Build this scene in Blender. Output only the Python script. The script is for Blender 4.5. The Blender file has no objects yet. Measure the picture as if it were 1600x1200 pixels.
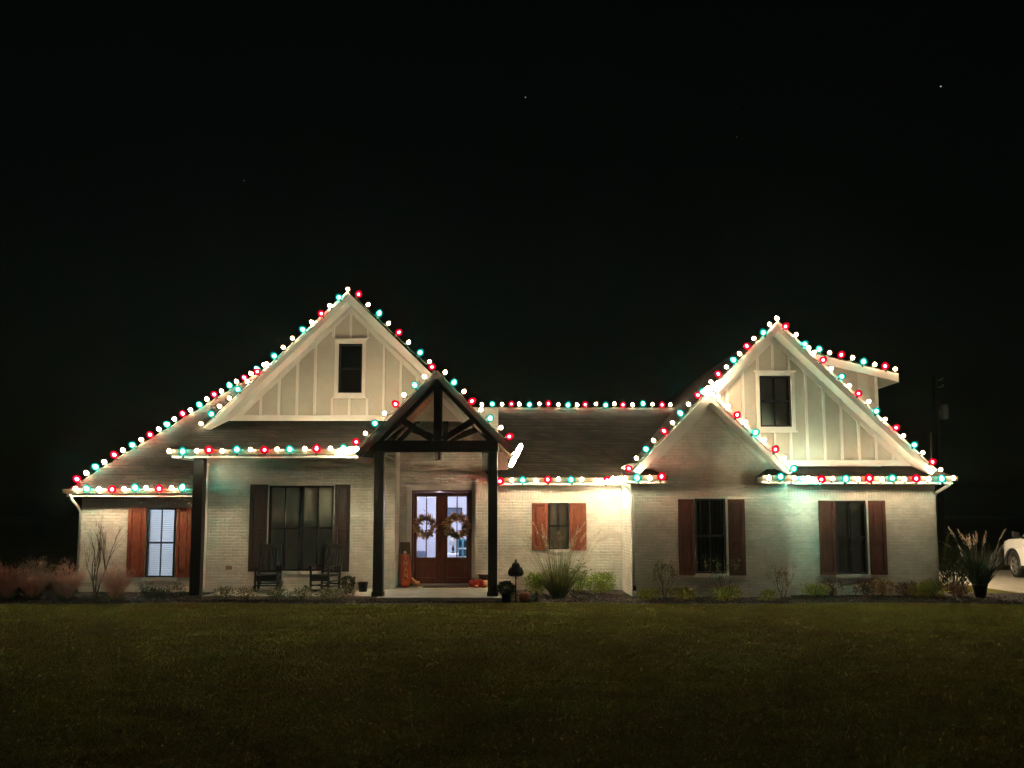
import bpy, bmesh, math, random
from mathutils import Vector, Matrix, noise
random.seed(11)
S = bpy.context.scene
COL = S.collection
rad = math.radians

# ------------------------------------------------------------------ camera
F = 1250.0            # focal length in pixels of a 1600 px wide picture
PITCH = rad(5.0)
CZ = 2.0              # eye height above the porch floor
PPY = 800.0 - F * math.tan(PITCH)
cam_d = bpy.data.cameras.new('camera')
cam = bpy.data.objects.new('camera', cam_d); COL.objects.link(cam)
cam.location = (0, 0, CZ); cam.rotation_euler = (rad(90) + PITCH, 0, 0)
cam_d.sensor_width = 36; cam_d.lens = F / 1600 * 36
cam_d.shift_y = (PPY - 600) / 1600
cam_d.clip_start = 0.1; cam_d.clip_end = 4000
S.camera = cam

# ------------------------------------------------------------------ night sky, added front fill lamp, exposure
wd = bpy.data.worlds.new('World'); S.world = wd; wd.use_nodes = True
nt = wd.node_tree; nt.nodes.clear()
wo = nt.nodes.new('ShaderNodeOutputWorld'); bg = nt.nodes.new('ShaderNodeBackground')
sky = nt.nodes.new('ShaderNodeTexSky'); sky.sky_type = 'NISHITA'; sky.sun_disc = False
sky.sun_elevation = rad(7); sky.sun_rotation = rad(156); sky.dust_density = 3.0; sky.air_density = 1.0
tint = nt.nodes.new('ShaderNodeMix'); tint.data_type = 'RGBA'; tint.blend_type = 'MULTIPLY'
tint.inputs[0].default_value = 1.0; tint.inputs[7].default_value = (0.72, 0.80, 0.52, 1)
nt.links.new(sky.outputs[0], tint.inputs[6]); nt.links.new(tint.outputs[2], bg.inputs[0])
bg.inputs[1].default_value = 0.0005
nt.links.new(bg.outputs[0], wo.inputs[0])
sun_d = bpy.data.lights.new('front_fill', 'SUN'); sun_d.energy = 0.045; sun_d.angle = rad(0.5); sun_d.color = (1.0, .93, .82)  # added fill from behind the camera, lifts the walls facing it
sun = bpy.data.objects.new('front_fill', sun_d); COL.objects.link(sun)
sun.rotation_euler = (rad(83), 0, rad(24))
S.view_settings.view_transform = 'Standard'; S.view_settings.look = 'None'
S.view_settings.exposure = 1.05; S.view_settings.gamma = 1.0; S.view_settings.use_curve_mapping = False
S.render.engine = 'CYCLES'
S.cycles.use_denoising = True
S.cycles.max_bounces = 6; S.cycles.diffuse_bounces = 3; S.cycles.glossy_bounces = 3
S.cycles.transparent_max_bounces = 8; S.cycles.sample_clamp_indirect = 4.0
S.cycles.use_light_tree = True

def P(px, py, Y):
    """World point seen at pixel (px, py) on the vertical plane at distance Y."""
    rx = (px - 800) / F; ru = (PPY - py) / F
    dy = math.cos(PITCH) - ru * math.sin(PITCH); dz = math.sin(PITCH) + ru * math.cos(PITCH)
    k = Y / dy
    return Vector((rx * k, Y, CZ + dz * k))
def PX(px, Y, py=800): return P(px, py, Y).x
def PZ(py, Y): return P(800, py, Y).z
def PG(px, py, z):
    """World point seen at pixel (px, py) on the horizontal plane z."""
    a = P(px, py, 10.0) - Vector((0, 0, CZ)); k = (z - CZ) / a.z
    return Vector((a.x * k, a.y * k, z))

# ------------------------------------------------------------------ materials
def newmat(name):
    m = bpy.data.materials.new(name); m.use_nodes = True
    return m, m.node_tree, m.node_tree.nodes['Principled BSDF']
def N(t, kind, **kw):
    n = t.nodes.new(kind)
    for k, v in kw.items(): setattr(n, k, v)
    return n
def mat(name, c1, c2=None, scale=6.0, rough=.7, bump=.15, bscale=None, metal=0.0, stretch=(1, 1, 1), spec=.4, transl=0.0):
    m, t, b = newmat(name)
    c2 = c2 or tuple(x * .72 for x in c1)
    tc = N(t, 'ShaderNodeTexCoord'); mp = N(t, 'ShaderNodeMapping'); mp.inputs['Scale'].default_value = stretch
    t.links.new(tc.outputs['Object'], mp.inputs[0])
    n = N(t, 'ShaderNodeTexNoise'); n.inputs['Scale'].default_value = scale; n.inputs['Detail'].default_value = 6
    n.inputs['Roughness'].default_value = .65
    t.links.new(mp.outputs[0], n.inputs['Vector'])
    r = N(t, 'ShaderNodeValToRGB'); r.color_ramp.elements[0].position = .36; r.color_ramp.elements[1].position = .66
    r.color_ramp.elements[0].color = (*c2, 1); r.color_ramp.elements[1].color = (*c1, 1)
    t.links.new(n.outputs[0], r.inputs[0]); t.links.new(r.outputs[0], b.inputs['Base Color'])
    b.inputs['Roughness'].default_value = rough; b.inputs['Metallic'].default_value = metal
    b.inputs['Specular IOR Level'].default_value = spec
    if bump:
        n2 = N(t, 'ShaderNodeTexNoise'); n2.inputs['Scale'].default_value = bscale or scale * 5; n2.inputs['Detail'].default_value = 5
        t.links.new(mp.outputs[0], n2.inputs['Vector'])
        bp = N(t, 'ShaderNodeBump'); bp.inputs['Strength'].default_value = bump; bp.inputs['Distance'].default_value = .02
        t.links.new(n2.outputs[0], bp.inputs['Height']); t.links.new(bp.outputs[0], b.inputs['Normal'])
    if transl:
        tr = N(t, 'ShaderNodeBsdfTranslucent'); t.links.new(r.outputs[0], tr.inputs[0])
        mx = N(t, 'ShaderNodeMixShader'); mx.inputs[0].default_value = transl
        t.links.new(b.outputs[0], mx.inputs[1]); t.links.new(tr.outputs[0], mx.inputs[2])
        t.links.new(mx.outputs[0], t.nodes['Material Output'].inputs[0])
    return m
def brickmat(name, c1, c2, mort, bw, bh, ms, bump=.5, rough=.8, vert=False, offs=.5, nscale=2.5, namt=.35, wob=.035, bd=.016):
    m, t, b = newmat(name)
    tc = N(t, 'ShaderNodeTexCoord'); sx = N(t, 'ShaderNodeSeparateXYZ'); t.links.new(tc.outputs['Object'], sx.inputs[0])
    ad = N(t, 'ShaderNodeMath', operation='ADD'); t.links.new(sx.outputs[0], ad.inputs[0]); t.links.new(sx.outputs[1], ad.inputs[1])
    cb = N(t, 'ShaderNodeCombineXYZ')
    if vert: t.links.new(sx.outputs[2], cb.inputs[0]); t.links.new(ad.outputs[0], cb.inputs[1])
    else: t.links.new(ad.outputs[0], cb.inputs[0]); t.links.new(sx.outputs[2], cb.inputs[1])
    # small wobble so the courses are not ruler straight
    wn = N(t, 'ShaderNodeTexNoise'); wn.inputs['Scale'].default_value = 3.0; wn.inputs['Detail'].default_value = 4
    t.links.new(tc.outputs['Object'], wn.inputs['Vector'])
    sc = N(t, 'ShaderNodeVectorMath', operation='SCALE'); sc.inputs[3].default_value = wob
    t.links.new(wn.outputs[1], sc.inputs[0])
    av = N(t, 'ShaderNodeVectorMath', operation='ADD'); t.links.new(cb.outputs[0], av.inputs[0]); t.links.new(sc.outputs[0], av.inputs[1])
    br = N(t, 'ShaderNodeTexBrick'); br.offset = offs
    br.inputs['Scale'].default_value = 1; br.inputs['Brick Width'].default_value = bw; br.inputs['Row Height'].default_value = bh
    br.inputs['Mortar Size'].default_value = ms; br.inputs['Mortar Smooth'].default_value = .4
    br.inputs['Color1'].default_value = (*c1, 1); br.inputs['Color2'].default_value = (*c2, 1); br.inputs['Mortar'].default_value = (*mort, 1)
    t.links.new(av.outputs[0], br.inputs['Vector'])
    n = N(t, 'ShaderNodeTexNoise'); n.inputs['Scale'].default_value = nscale; n.inputs['Detail'].default_value = 8; n.inputs['Roughness'].default_value = .7
    t.links.new(tc.outputs['Object'], n.inputs['Vector'])
    rm = N(t, 'ShaderNodeMapRange'); rm.inputs[1].default_value = .3; rm.inputs[2].default_value = .7
    rm.inputs[3].default_value = 1 - namt; rm.inputs[4].default_value = 1.0
    t.links.new(n.outputs[0], rm.inputs[0])
    mu = N(t, 'ShaderNodeMix', data_type='RGBA', blend_type='MULTIPLY'); mu.inputs[0].default_value = 1
    t.links.new(br.outputs[0], mu.inputs[6]); t.links.new(rm.outputs[0], mu.inputs[7]); t.links.new(mu.outputs[2], b.inputs['Base Color'])
    b.inputs['Roughness'].default_value = rough; b.inputs['Specular IOR Level'].default_value = .3
    n2 = N(t, 'ShaderNodeTexNoise'); n2.inputs['Scale'].default_value = 45; n2.inputs['Detail'].default_value = 4
    t.links.new(tc.outputs['Object'], n2.inputs['Vector'])
    ma = N(t, 'ShaderNodeMath', operation='MULTIPLY_ADD'); ma.inputs[1].default_value = .5
    inv = N(t, 'ShaderNodeMath', operation='SUBTRACT'); inv.inputs[0].default_value = 1; t.links.new(br.outputs[1], inv.inputs[1])
    t.links.new(n2.outputs[0], ma.inputs[0]); t.links.new(inv.outputs[0], ma.inputs[2])
    bp = N(t, 'ShaderNodeBump'); bp.inputs['Strength'].default_value = bump; bp.inputs['Distance'].default_value = bd
    t.links.new(ma.outputs[0], bp.inputs['Height']); t.links.new(bp.outputs[0], b.inputs['Normal'])
    return m
def bulbmat(name, core, cs, rim, rs, lo=.12, hi=.55):  # rim colour paints the lens halo onto each bulb
    m, t, b = newmat(name); t.nodes.remove(b)
    lw = N(t, 'ShaderNodeLayerWeight'); lw.inputs[0].default_value = .5
    mr = N(t, 'ShaderNodeMapRange', interpolation_type='SMOOTHSTEP'); mr.inputs[1].default_value = lo; mr.inputs[2].default_value = hi
    t.links.new(lw.outputs['Facing'], mr.inputs[0])
    mx = N(t, 'ShaderNodeMix', data_type='RGBA')
    mx.inputs[6].default_value = (*[x * cs for x in core], 1); mx.inputs[7].default_value = (*[x * rs for x in rim], 1)
    t.links.new(mr.outputs[0], mx.inputs[0])
    e = N(t, 'ShaderNodeEmission'); t.links.new(mx.outputs[2], e.inputs[0]); e.inputs[1].default_value = 1.0
    t.links.new(e.outputs[0], t.nodes['Material Output'].inputs[0])
    return m
def emitmat(name, c, s):
    m, t, b = newmat(name); t.nodes.remove(b)
    e = N(t, 'ShaderNodeEmission'); e.inputs[0].default_value = (*c, 1); e.inputs[1].default_value = s
    t.links.new(e.outputs[0], t.nodes['Material Output'].inputs[0]); return m
def glassmat(name, tint=(.92, .92, .88), refl=.06):
    m, t, b = newmat(name); t.nodes.remove(b)
    tr = N(t, 'ShaderNodeBsdfTransparent'); tr.inputs[0].default_value = (*tint, 1)
    g = N(t, 'ShaderNodeBsdfGlossy'); g.inputs['Roughness'].default_value = .03
    fr = N(t, 'ShaderNodeFresnel'); fr.inputs[0].default_value = 1.5
    mx = N(t, 'ShaderNodeMixShader'); t.links.new(fr.outputs[0], mx.inputs[0])
    t.links.new(tr.outputs[0], mx.inputs[1]); t.links.new(g.outputs[0], mx.inputs[2])
    t.links.new(mx.outputs[0], t.nodes['Material Output'].inputs[0]); return m

M = {}
LIGHT = 1.75
BUNCH = 3.3
M['bulb_white'] = bulbmat('warm white bulb', (1, .79, .47), 80 * LIGHT, (1, .42, .10), .7, .06, .34)
M['bulb_teal'] = bulbmat('teal bulb', (.12, 1.0, .76), 33 * LIGHT, (.0, .40, .30), .5, .02, .17)
M['bulb_red'] = bulbmat('red bulb', (1.0, .03, .045), 52 * LIGHT, (.62, .0, .012), .6, .015, .11)
STRONG = 3.3
M['strong_white'] = bulbmat('strong white bulb', (1, .79, .47), 80 * STRONG, (1, .42, .10), 1.1, .08, .40)
M['strong_teal'] = bulbmat('strong teal bulb', (.14, 1.0, .78), 30 * STRONG, (.0, .40, .30), .66, .03, .19)
M['strong_red'] = bulbmat('strong red bulb', (1.0, .035, .05), 50 * STRONG, (.66, .0, .012), .8, .02, .13)
M['bunch_white'] = bulbmat('bunched white bulb', (1, .80, .50), 80 * BUNCH, (1, .62, .28), 30, .20, .60)
M['bunch_teal'] = bulbmat('bunched teal bulb', (.14, 1.0, .78), 42 * BUNCH, (.01, .5, .38), 8, .10, .45)
M['bunch_red'] = bulbmat('bunched red bulb', (1.0, .035, .05), 40 * BUNCH, (.8, .0, .012), 5, .10, .45)
M['brick'] = brickmat('painted white brick', (.70, .665, .585), (.62, .585, .505), (.60, .565, .49), .235, .078, .011, bump=.7, wob=.05)
M['soldier'] = brickmat('painted soldier course', (.70, .665, .585), (.63, .595, .515), (.50, .47, .40), .21, .075, .009, bump=.8, vert=True, offs=0)
M['shingle'] = brickmat('brown shingle', (.058, .040, .029), (.019, .016, .013), (.009, .008, .006), .33, .125, .008, bump=.8, rough=.95, nscale=1.6, namt=.5)
M['white_trim'] = mat('white trim paint', (.66, .635, .57), (.60, .575, .51), 2.0, .45, .05)
M['gutter'] = mat('glare darkened gutter', (.058, .047, .03), (.046, .038, .024), 2.0, .45, .05)  # white gutters coloured dark so the nearby bulbs do not burn them out
M['siding'] = mat('cream siding paint', (.46, .425, .345), (.38, .35, .285), 1.2, .55, .06, bscale=30)
M['black_trim'] = mat('black window paint', (.013, .014, .016), (.009, .010, .011), 4, .4, .05)
M['timber'] = mat('dark stained timber', (.016, .012, .010), (.008, .007, .006), 5, .6, .3, stretch=(6, 6, 1))
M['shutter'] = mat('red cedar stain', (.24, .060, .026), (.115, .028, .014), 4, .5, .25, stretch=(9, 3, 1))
M['shutter_dark'] = mat('dark brown tone', (.034, .020, .016), (.020, .013, .011), 4, .5, .25, stretch=(9, 3, 1))  # darker brown tone for the porch window shutters
M['shutter_mid'] = mat('middle red brown tone', (.11, .035, .022), (.055, .02, .014), 4, .5, .25, stretch=(9, 3, 1))  # middle red brown tone for the bay and right window shutters
M['door_wood'] = mat('mahogany door', (.120, .030, .016), (.06, .016, .010), 4, .4, .15, stretch=(9, 3, 1))
M['plank'] = mat('brown ceiling board', (.32, .18, .105), (.18, .095, .055), 4, .55, .2, stretch=(5, 1, 5))
M['concrete'] = mat('concrete', (.40, .36, .30), (.30, .265, .22), 1.6, .85, .2, bscale=60)
M['glass'] = glassmat('window glass')
M['blind'] = mat('white blind slats', (.68, .68, .66), (.62, .62, .60), 3, .6, 0, transl=.5)
M['shade'] = mat('pale window shade', (.66, .68, .64), (.58, .60, .56), 2, .8, .05)
M['dark_backing'] = mat('dark room backing', (.035, .042, .042), (.02, .026, .026), 4, .9, .1, stretch=(8, 1, 1))  # dark colour stands for the unlit rooms behind the glass
M['metal_black'] = mat('black metal', (.012, .012, .013), (.008, .008, .009), 6, .45, .1, metal=.3)
M['dull_black'] = mat('matt black paint', (.012, .010, .009), (.007, .006, .006), 6, .75, .1)
M['cord'] = mat('green cord', (.05, .08, .05), None, 6, .6, 0)
M['lawn'] = mat('lawn soil and thatch', (.105, .100, .030), (.055, .044, .018), .9, 1.0, .8, bscale=18, spec=0.0)
M['grass'] = mat('lawn grass', (.235, .275, .055), (.225, .180, .060), .7, 1.0, 0, stretch=(.4, 1.3, 1), spec=0.0)
M['mulch'] = mat('dark mulch', (.035, .024, .017), (.014, .010, .008), 9, .95, 1.0, bscale=40)
M['chip'] = mat('mulch chips', (.075, .05, .034), (.022, .016, .012), 3.5, .9, .2)
M['leaf_green'] = mat('fresh green leaf', (0.300, 0.413, 0.037), (0.131, 0.206, 0.027), 5, .5, 0, transl=.35)
M['leaf_yellow'] = mat('yellow green leaf', (0.478, 0.435, 0.065), (0.239, 0.239, 0.043), 5, .5, 0, transl=.35)
M['leaf_orange'] = mat('orange autumn leaf', (0.499, 0.250, 0.058), (0.288, 0.115, 0.038), 6, .6, 0, transl=.3)
M['leaf_red'] = mat('reddish leaf', (0.270, 0.104, 0.062), (0.125, 0.058, 0.038), 6, .6, 0, transl=.3)
M['leaf_dark'] = mat('dark green leaf', (.045, .06, .02), (.02, .03, .012), 6, .5, 0, transl=.25)
M['leaf_grey'] = mat('grey green leaf', (0.255, 0.255, 0.128), (0.116, 0.128, 0.064), 6, .6, 0, transl=.25)
M['blade'] = mat('grass blade', (0.150, 0.180, 0.053), (0.075, 0.098, 0.030), 3, .6, 0, transl=.3)
M['plume'] = mat('tan seed plume', (.46, .37, .27), (.32, .24, .16), 8, .9, 0, transl=.35)
M['pink'] = mat('pink muhly haze', (.60, .34, .27), (.42, .22, .17), 5, .9, 0, transl=.35)
M['stem'] = mat('grey brown bark', (.12, .085, .055), (.07, .05, .035), 12, .85, .4)
M['pumpkin'] = mat('orange pumpkin skin', (.46, .075, .015), (.33, .045, .012), 5, .5, .1)
M['pumpkin_red'] = mat('red pumpkin skin', (.48, .035, .02), (.33, .02, .015), 5, .45, .1)
M['pumpkin_pale'] = mat('pale gourd skin', (.60, .30, .12), (.48, .20, .08), 5, .5, .1)
M['pumpkin_dark'] = mat('dull orange pumpkin skin', (.20, .06, .015), (.13, .035, .012), 5, .6, .1)
M['pumpkin_stem'] = mat('pumpkin stalk', (.09, .06, .03), None, 9, .8, .2)

def soften(m, k):
    # grass blades share the light of the turf around them
    t = m.node_tree; b = t.nodes['Principled BSDF']; g = N(t, 'ShaderNodeNewGeometry'); mx = N(t, 'ShaderNodeMix', data_type='VECTOR'); mx.inputs[0].default_value = k
    t.links.new(g.outputs['Normal'], mx.inputs[4]); mx.inputs[5].default_value = (0, 0, 1); nm = N(t, 'ShaderNodeVectorMath', operation='NORMALIZE')
    t.links.new(mx.outputs[1], nm.inputs[0]); t.links.new(nm.outputs[0], b.inputs['Normal']); b.inputs['Specular IOR Level'].default_value = .05
# ------------------------------------------------------------------ mesh helpers
WM = {}
class MB:
    def __init__(s): s.v = []; s.f = []
    def add(s, vs, fs):
        k = len(s.v); s.v += [tuple(v) for v in vs]; s.f += [tuple(i + k for i in f) for f in fs]; return s
    def box(s, x0, x1, y0, y1, z0, z1):
        x0, x1 = min(x0, x1), max(x0, x1); y0, y1 = min(y0, y1), max(y0, y1); z0, z1 = min(z0, z1), max(z0, z1)
        return s.add([(x0,y0,z0),(x1,y0,z0),(x1,y1,z0),(x0,y1,z0),(x0,y0,z1),(x1,y0,z1),(x1,y1,z1),(x0,y1,z1)],
              [(0,3,2,1),(4,5,6,7),(0,1,5,4),(1,2,6,5),(2,3,7,6),(3,0,4,7)])
    def hull(s, poly, off):
        """Flat polygon given thickness by the vector off."""
        n = len(poly); off = Vector(off)
        vs = [Vector(p) for p in poly] + [Vector(p) + off for p in poly]
        fs = [tuple(range(n)), tuple(range(2 * n - 1, n - 1, -1))] + [(i, i + n, (i + 1) % n + n, (i + 1) % n) for i in range(n)]
        return s.add(vs, fs)
    def prism(s, poly, y0, y1):
        return s.hull([(x, y0, z) for x, z in poly], (0, y1 - y0, 0))
    def beam(s, a, b, w, h, up=(0, 1, 0)):
        """Box from a to b; w along up x dir, h along up."""
        a, b = Vector(a), Vector(b); d = (b - a).normalized(); u = Vector(up); sd = d.cross(u).normalized(); u = sd.cross(d).normalized()
        q = [a + sd * w / 2 * i + u * h / 2 * j for i, j in ((-1, -1), (1, -1), (1, 1), (-1, 1))]
        return s.hull(q, b - a)
    def tube(s, pts, r, n=6, cap=True):
        pts = [Vector(p) for p in pts]; m = len(pts); k = len(s.v)
        rs = r if isinstance(r, (list, tuple)) else [r] * m
        prev = None
        for i, p in enumerate(pts):
            d = (pts[min(i + 1, m - 1)] - pts[max(i - 1, 0)])
            d = d.normalized() if d.length > 1e-9 else Vector((0, 0, 1))
            a = prev if prev is not None and abs(prev.dot(d)) < .98 else (Vector((0, 0, 1)) if abs(d.z) < .9 else Vector((1, 0, 0)))
            x = (a - d * a.dot(d)).normalized(); y = d.cross(x); prev = x
            for j in range(n):
                t = 2 * math.pi * j / n
                s.v.append(tuple(p + (x * math.cos(t) + y * math.sin(t)) * rs[i]))
        for i in range(m - 1):
            for j in range(n):
                j2 = (j + 1) % n
                s.f.append((k + i*n + j, k + i*n + j2, k + (i+1)*n + j2, k + (i+1)*n + j))
        if cap:
            s.f.append(tuple(k + j for j in reversed(range(n)))); s.f.append(tuple(k + (m-1)*n + j for j in range(n)))
        return s
    def lathe(s, prof, n=16, c=(0, 0, 0), sq=(1, 1), rib=0, ribn=8):
        k = len(s.v); cx, cy, cz = c; m = len(prof)
        for r, z in prof:
            for j in range(n):
                t = 2 * math.pi * j / n
                rr = r * (1 - rib * (.5 + .5 * math.cos(ribn * t)))
                s.v.append((cx + rr * math.cos(t) * sq[0], cy + rr * math.sin(t) * sq[1], cz + z))
        for i in range(m - 1):
            for j in range(n):
                j2 = (j + 1) % n
                s.f.append((k+i*n+j, k+i*n+j2, k+(i+1)*n+j2, k+(i+1)*n+j))
        s.f.append(tuple(k + j for j in reversed(range(n)))); s.f.append(tuple(k + (m-1)*n + j for j in range(n)))
        return s
    def leaf(s, p, d, ln, w, nrm=None):
        p = Vector(p); d = Vector(d).normalized()
        a = Vector((random.uniform(-1, 1), random.uniform(-1, 1), random.uniform(-1, 1)))
        sd = d.cross(a)
        if sd.length < 1e-4: sd = d.cross(Vector((0, 0, 1.01)))
        sd = sd.normalized(); up = sd.cross(d) * (.18 * w)
        return s.add([p, p + d*ln*.45 + sd*w/2 + up, p + d*ln, p + d*ln*.45 - sd*w/2 + up], [(0, 1, 2), (0, 2, 3)])
    def blade(s, p, d, ln, w, droop, n=4):
        p = Vector(p); d = Vector(d).normalized(); sd = Vector((d.y, -d.x, 0))
        if sd.length < 1e-3: sd = Vector((1, 0, 0))
        a = random.uniform(0, 3.14); sd = Matrix.Rotation(a, 3, 'Z') @ sd.normalized(); k = len(s.v)
        for i in range(n + 1):
            t = i / n; q = p + d * ln * t + Vector((d.x * droop * t * t * 1.3, d.y * droop * t * t * 1.3, -droop * t * t)); ww = w * (1 - t * .92) / 2
            s.v += [tuple(q - sd * ww), tuple(q + sd * ww)]
        for i in range(n): s.f.append((k+2*i, k+2*i+1, k+2*i+3, k+2*i+2))
        return q
    def mesh(s, name, m, smooth=False):
        me = bpy.data.meshes.new(name); me.from_pydata(s.v, [], s.f); me.materials.append(m)
        if smooth: me.polygons.foreach_set('use_smooth', [True] * len(me.polygons))
        me.update(); return me
    def build(s, name, m, parent=None, world=True, smooth=False, kind=None, bevel=0):
        if isinstance(m, str): m = M[m]
        o = bpy.data.objects.new(name, s.mesh(name, m, smooth)); COL.objects.link(o)
        WM[o] = Matrix.Identity(4)
        if parent:
            o.parent = parent
            if world: o.matrix_parent_inverse = WM[parent].inverted()
            else: WM[o] = WM[parent].copy()
        if kind: o['kind'] = kind
        if bevel:
            b = o.modifiers.new('edge', 'BEVEL'); b.width = bevel; b.segments = 2; b.limit_method = 'ANGLE'
        return o
def setp(o, label=None, cat=None, group=None, kind=None):
    if label: o['label'] = label
    if cat: o['category'] = cat
    if group: o['group'] = group
    if kind: o['kind'] = kind
    return o
def empty(name, loc=(0, 0, 0), rz=0, parent=None, label=None, cat=None, group=None, scale=1):
    o = bpy.data.objects.new(name, None); COL.objects.link(o); o.empty_display_size = .1
    w = Matrix.Translation(loc) @ Matrix.Rotation(rz, 4, 'Z') @ Matrix.Scale(scale, 4)
    if parent:
        o.parent = parent; o.matrix_parent_inverse = WM[parent].inverted()
    o.location = loc; o.rotation_euler = (0, 0, rz); o.scale = (scale,) * 3
    WM[o] = w
    return setp(o, label, cat, group)
def dup(o, parent=None):
    c = o.copy(); COL.objects.link(c); WM[c] = WM.get(o, Matrix.Identity(4)).copy()
    if parent: c.parent = parent
    for ch in list(o.children): dup(ch, c)
    return c

# ------------------------------------------------------------------ ground
GZ = -0.12
def gz(x, y):
    f = max(0, min(1, (18.7 - y) / 1.5))
    und = .045 * noise.noise(Vector((x * .35, y * .5, 0))) + .030 * noise.noise(Vector((x * .9, y * 2.3, 3))) + .012 * noise.noise(Vector((x * 2.5, y * 4.5, 7)))
    d = max(0.0, 17.6 - y); return GZ + f * und - .042 * d * min(1.0, d / 2.5)  # lawn tilted away from the house lights so its near part darkens
mb = MB()
xs = [-420, -200, -90, -40, -24] + [-18 + .25 * i for i in range(149)] + [24, 40, 90, 200, 420]
ys = [-60, -20, 0, 3] + [4 + .1 * i for i in range(160)] + [20.5, 22, 26, 32, 45, 80, 160, 420]
for y in ys:
    for x in xs: mb.v.append((x, y, gz(x, y) if y < 19 else GZ))
nx = len(xs)
for j in range(len(ys) - 1):
    for i in range(nx - 1): mb.f.append((j*nx+i, j*nx+i+1, (j+1)*nx+i+1, (j+1)*nx+i))
mb.build('ground', 'lawn', smooth=True, kind='structure')

def bed_edge(x): return 18.72 + .14 * math.sin(x * .8 + 1) + .10 * noise.noise(Vector((x * .9, 0, 5)))
# mown grass
mb = MB(); V_, F_ = mb.v, mb.f
cnt = 0; rnd = random.random; uni = random.uniform
while cnt < 640000:
    y = math.sqrt(5.2 ** 2 + (18.95 ** 2 - 5.2 ** 2) * rnd()); x = uni(-.69, .69) * (y + .8)
    if y > bed_edge(x) + .03 and -15 < x < 14.5: continue
    pn = 0
    if cnt % 6 == 0: pnz = noise.noise(Vector((x * .8, y * .9, 9))) + .6 * noise.noise(Vector((x * 3, y * 3, 2)))
    pn = pnz
    h = uni(.014, .034) * (1 + .4 * pn); a = uni(0, 6.283)
    for q in range(2):
        xx = x + uni(-.05, .05); yy_ = y + uni(-.05, .05); a2 = uni(0, 6.283); ln = uni(0, .03); w = .0026 + .00012 * y; a += 1.7
        z = gz(xx, yy_) - .003 if q == 0 else z; c_, s_ = math.cos(a) * w, math.sin(a) * w
        k = len(V_); V_ += [(xx + c_, yy_ + s_, z), (xx - c_, yy_ - s_, z), (xx + math.cos(a2)*ln, yy_ + math.sin(a2)*ln, z + h)]; F_.append((k, k+1, k+2)); cnt += 1
setp(mb.build('lawn_grass', 'grass', kind='stuff'), 'patchy mown autumn grass of the front lawn')

# mulch bed with chips
mb = MB(); bx = [-15 + .2 * i for i in range(148)]
for x in bx:
    for j in range(10):
        e = bed_edge(x); y = e + (22.3 - e) * j / 9 if x < 11 else e + (20.9 - e) * j / 9
        mb.v.append((x, y, GZ + (.004 if j == 0 else .035 + .02 * noise.noise(Vector((x * 2, y * 2, 1))))))
for i in range(len(bx) - 1):
    for j in range(9): k = i * 10 + j; mb.f.append((k, k+10, k+11, k+1))
mb.build('mulch_bed', 'mulch', smooth=True, kind='structure')
mb = MB()
for _ in range(9000):
    x = random.uniform(-15, 14.2); y = bed_edge(x) - .02 + random.random() ** 1.5 * 2.0
    z = GZ + .045; L = random.uniform(.02, .06); w = random.uniform(.008, .02)
    d = Vector((random.uniform(-1, 1), random.uniform(-1, 1), random.uniform(-.35, .5))).normalized()
    mb.beam(Vector((x, y, z)) - d * L / 2, Vector((x, y, z)) + d * L / 2, w, w * .5, up=(.1, .2, 1))
setp(mb.build('mulch_chips', 'chip', kind='stuff'), 'dark bark chips lying on the flower bed')

# driveway on the right, beside the house
mb = MB(); drv = [PG(1488, 909, -.1), PG(1520, 915, -.1), PG(1600, 926, -.1), (22, 20.6, -.1), (30, 22, -.1), (30, 30, -.1), (14.8, 29, -.1), (13.2, 25, -.1), (12.2, 24.4, -.1)]
mb.hull([(p[0], p[1], -.095) for p in drv], (0, 0, -.06)); mb.build('driveway', 'concrete', kind='structure')

# ------------------------------------------------------------------ the house
YW, YD, YM, YB, YR = 21.2, 22.05, 21.7, 19.9, 20.4      # wall planes: porch and left wing, door, middle, bay, right
house = empty('house', (0, 21, 0), label='white painted brick farmhouse with steep gables and brown shingle roof', cat='house')
def hp(mb_, name, m, **kw): return mb_.build(name, m, house, **kw)

def wall(x0, x1, z0, z1, y, holes=(), t=.24, top=None, name='wall', m='brick', parent=None, plain_top=None):
    """Wall facing -Y with real rectangular openings; top(x) gives a sloping upper edge."""
    mb = MB(); cx = sorted({x0, x1, *[h[0] for h in holes], *[h[1] for h in holes]}); cz = sorted({z0, z1, *[h[2] for h in holes], *[h[3] for h in holes]})
    for i in range(len(cx) - 1):
        for j in range(len(cz) - 1):
            a, b, c, d = cx[i], cx[i+1], cz[j], cz[j+1]; mx, mz = (a+b)/2, (c+d)/2
            if any(h[0] < mx < h[1] and h[2] < mz < h[3] for h in holes): continue
            for yy, fl in ((y, 0), (y + t, 1)):
                q = [(a,yy,c),(b,yy,c),(b,yy,d),(a,yy,d)]
                mb.add(q[::-1] if fl else q, [(0,1,2,3)])
    def ring(a, b, c, d, inward):
        for p, q in (((a,c),(b,c)), ((b,c),(b,d)), ((b,d),(a,d)), ((a,d),(a,c))):
            mb.add([(p[0],y,p[1]),(q[0],y,q[1]),(q[0],y+t,q[1]),(p[0],y+t,p[1])], [(0,1,2,3) if inward else (3,2,1,0)])
    ring(x0, x1, z0, z1, False)
    for h in holes: ring(*h, True)
    return mb.build(name, m, parent or house)
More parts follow.
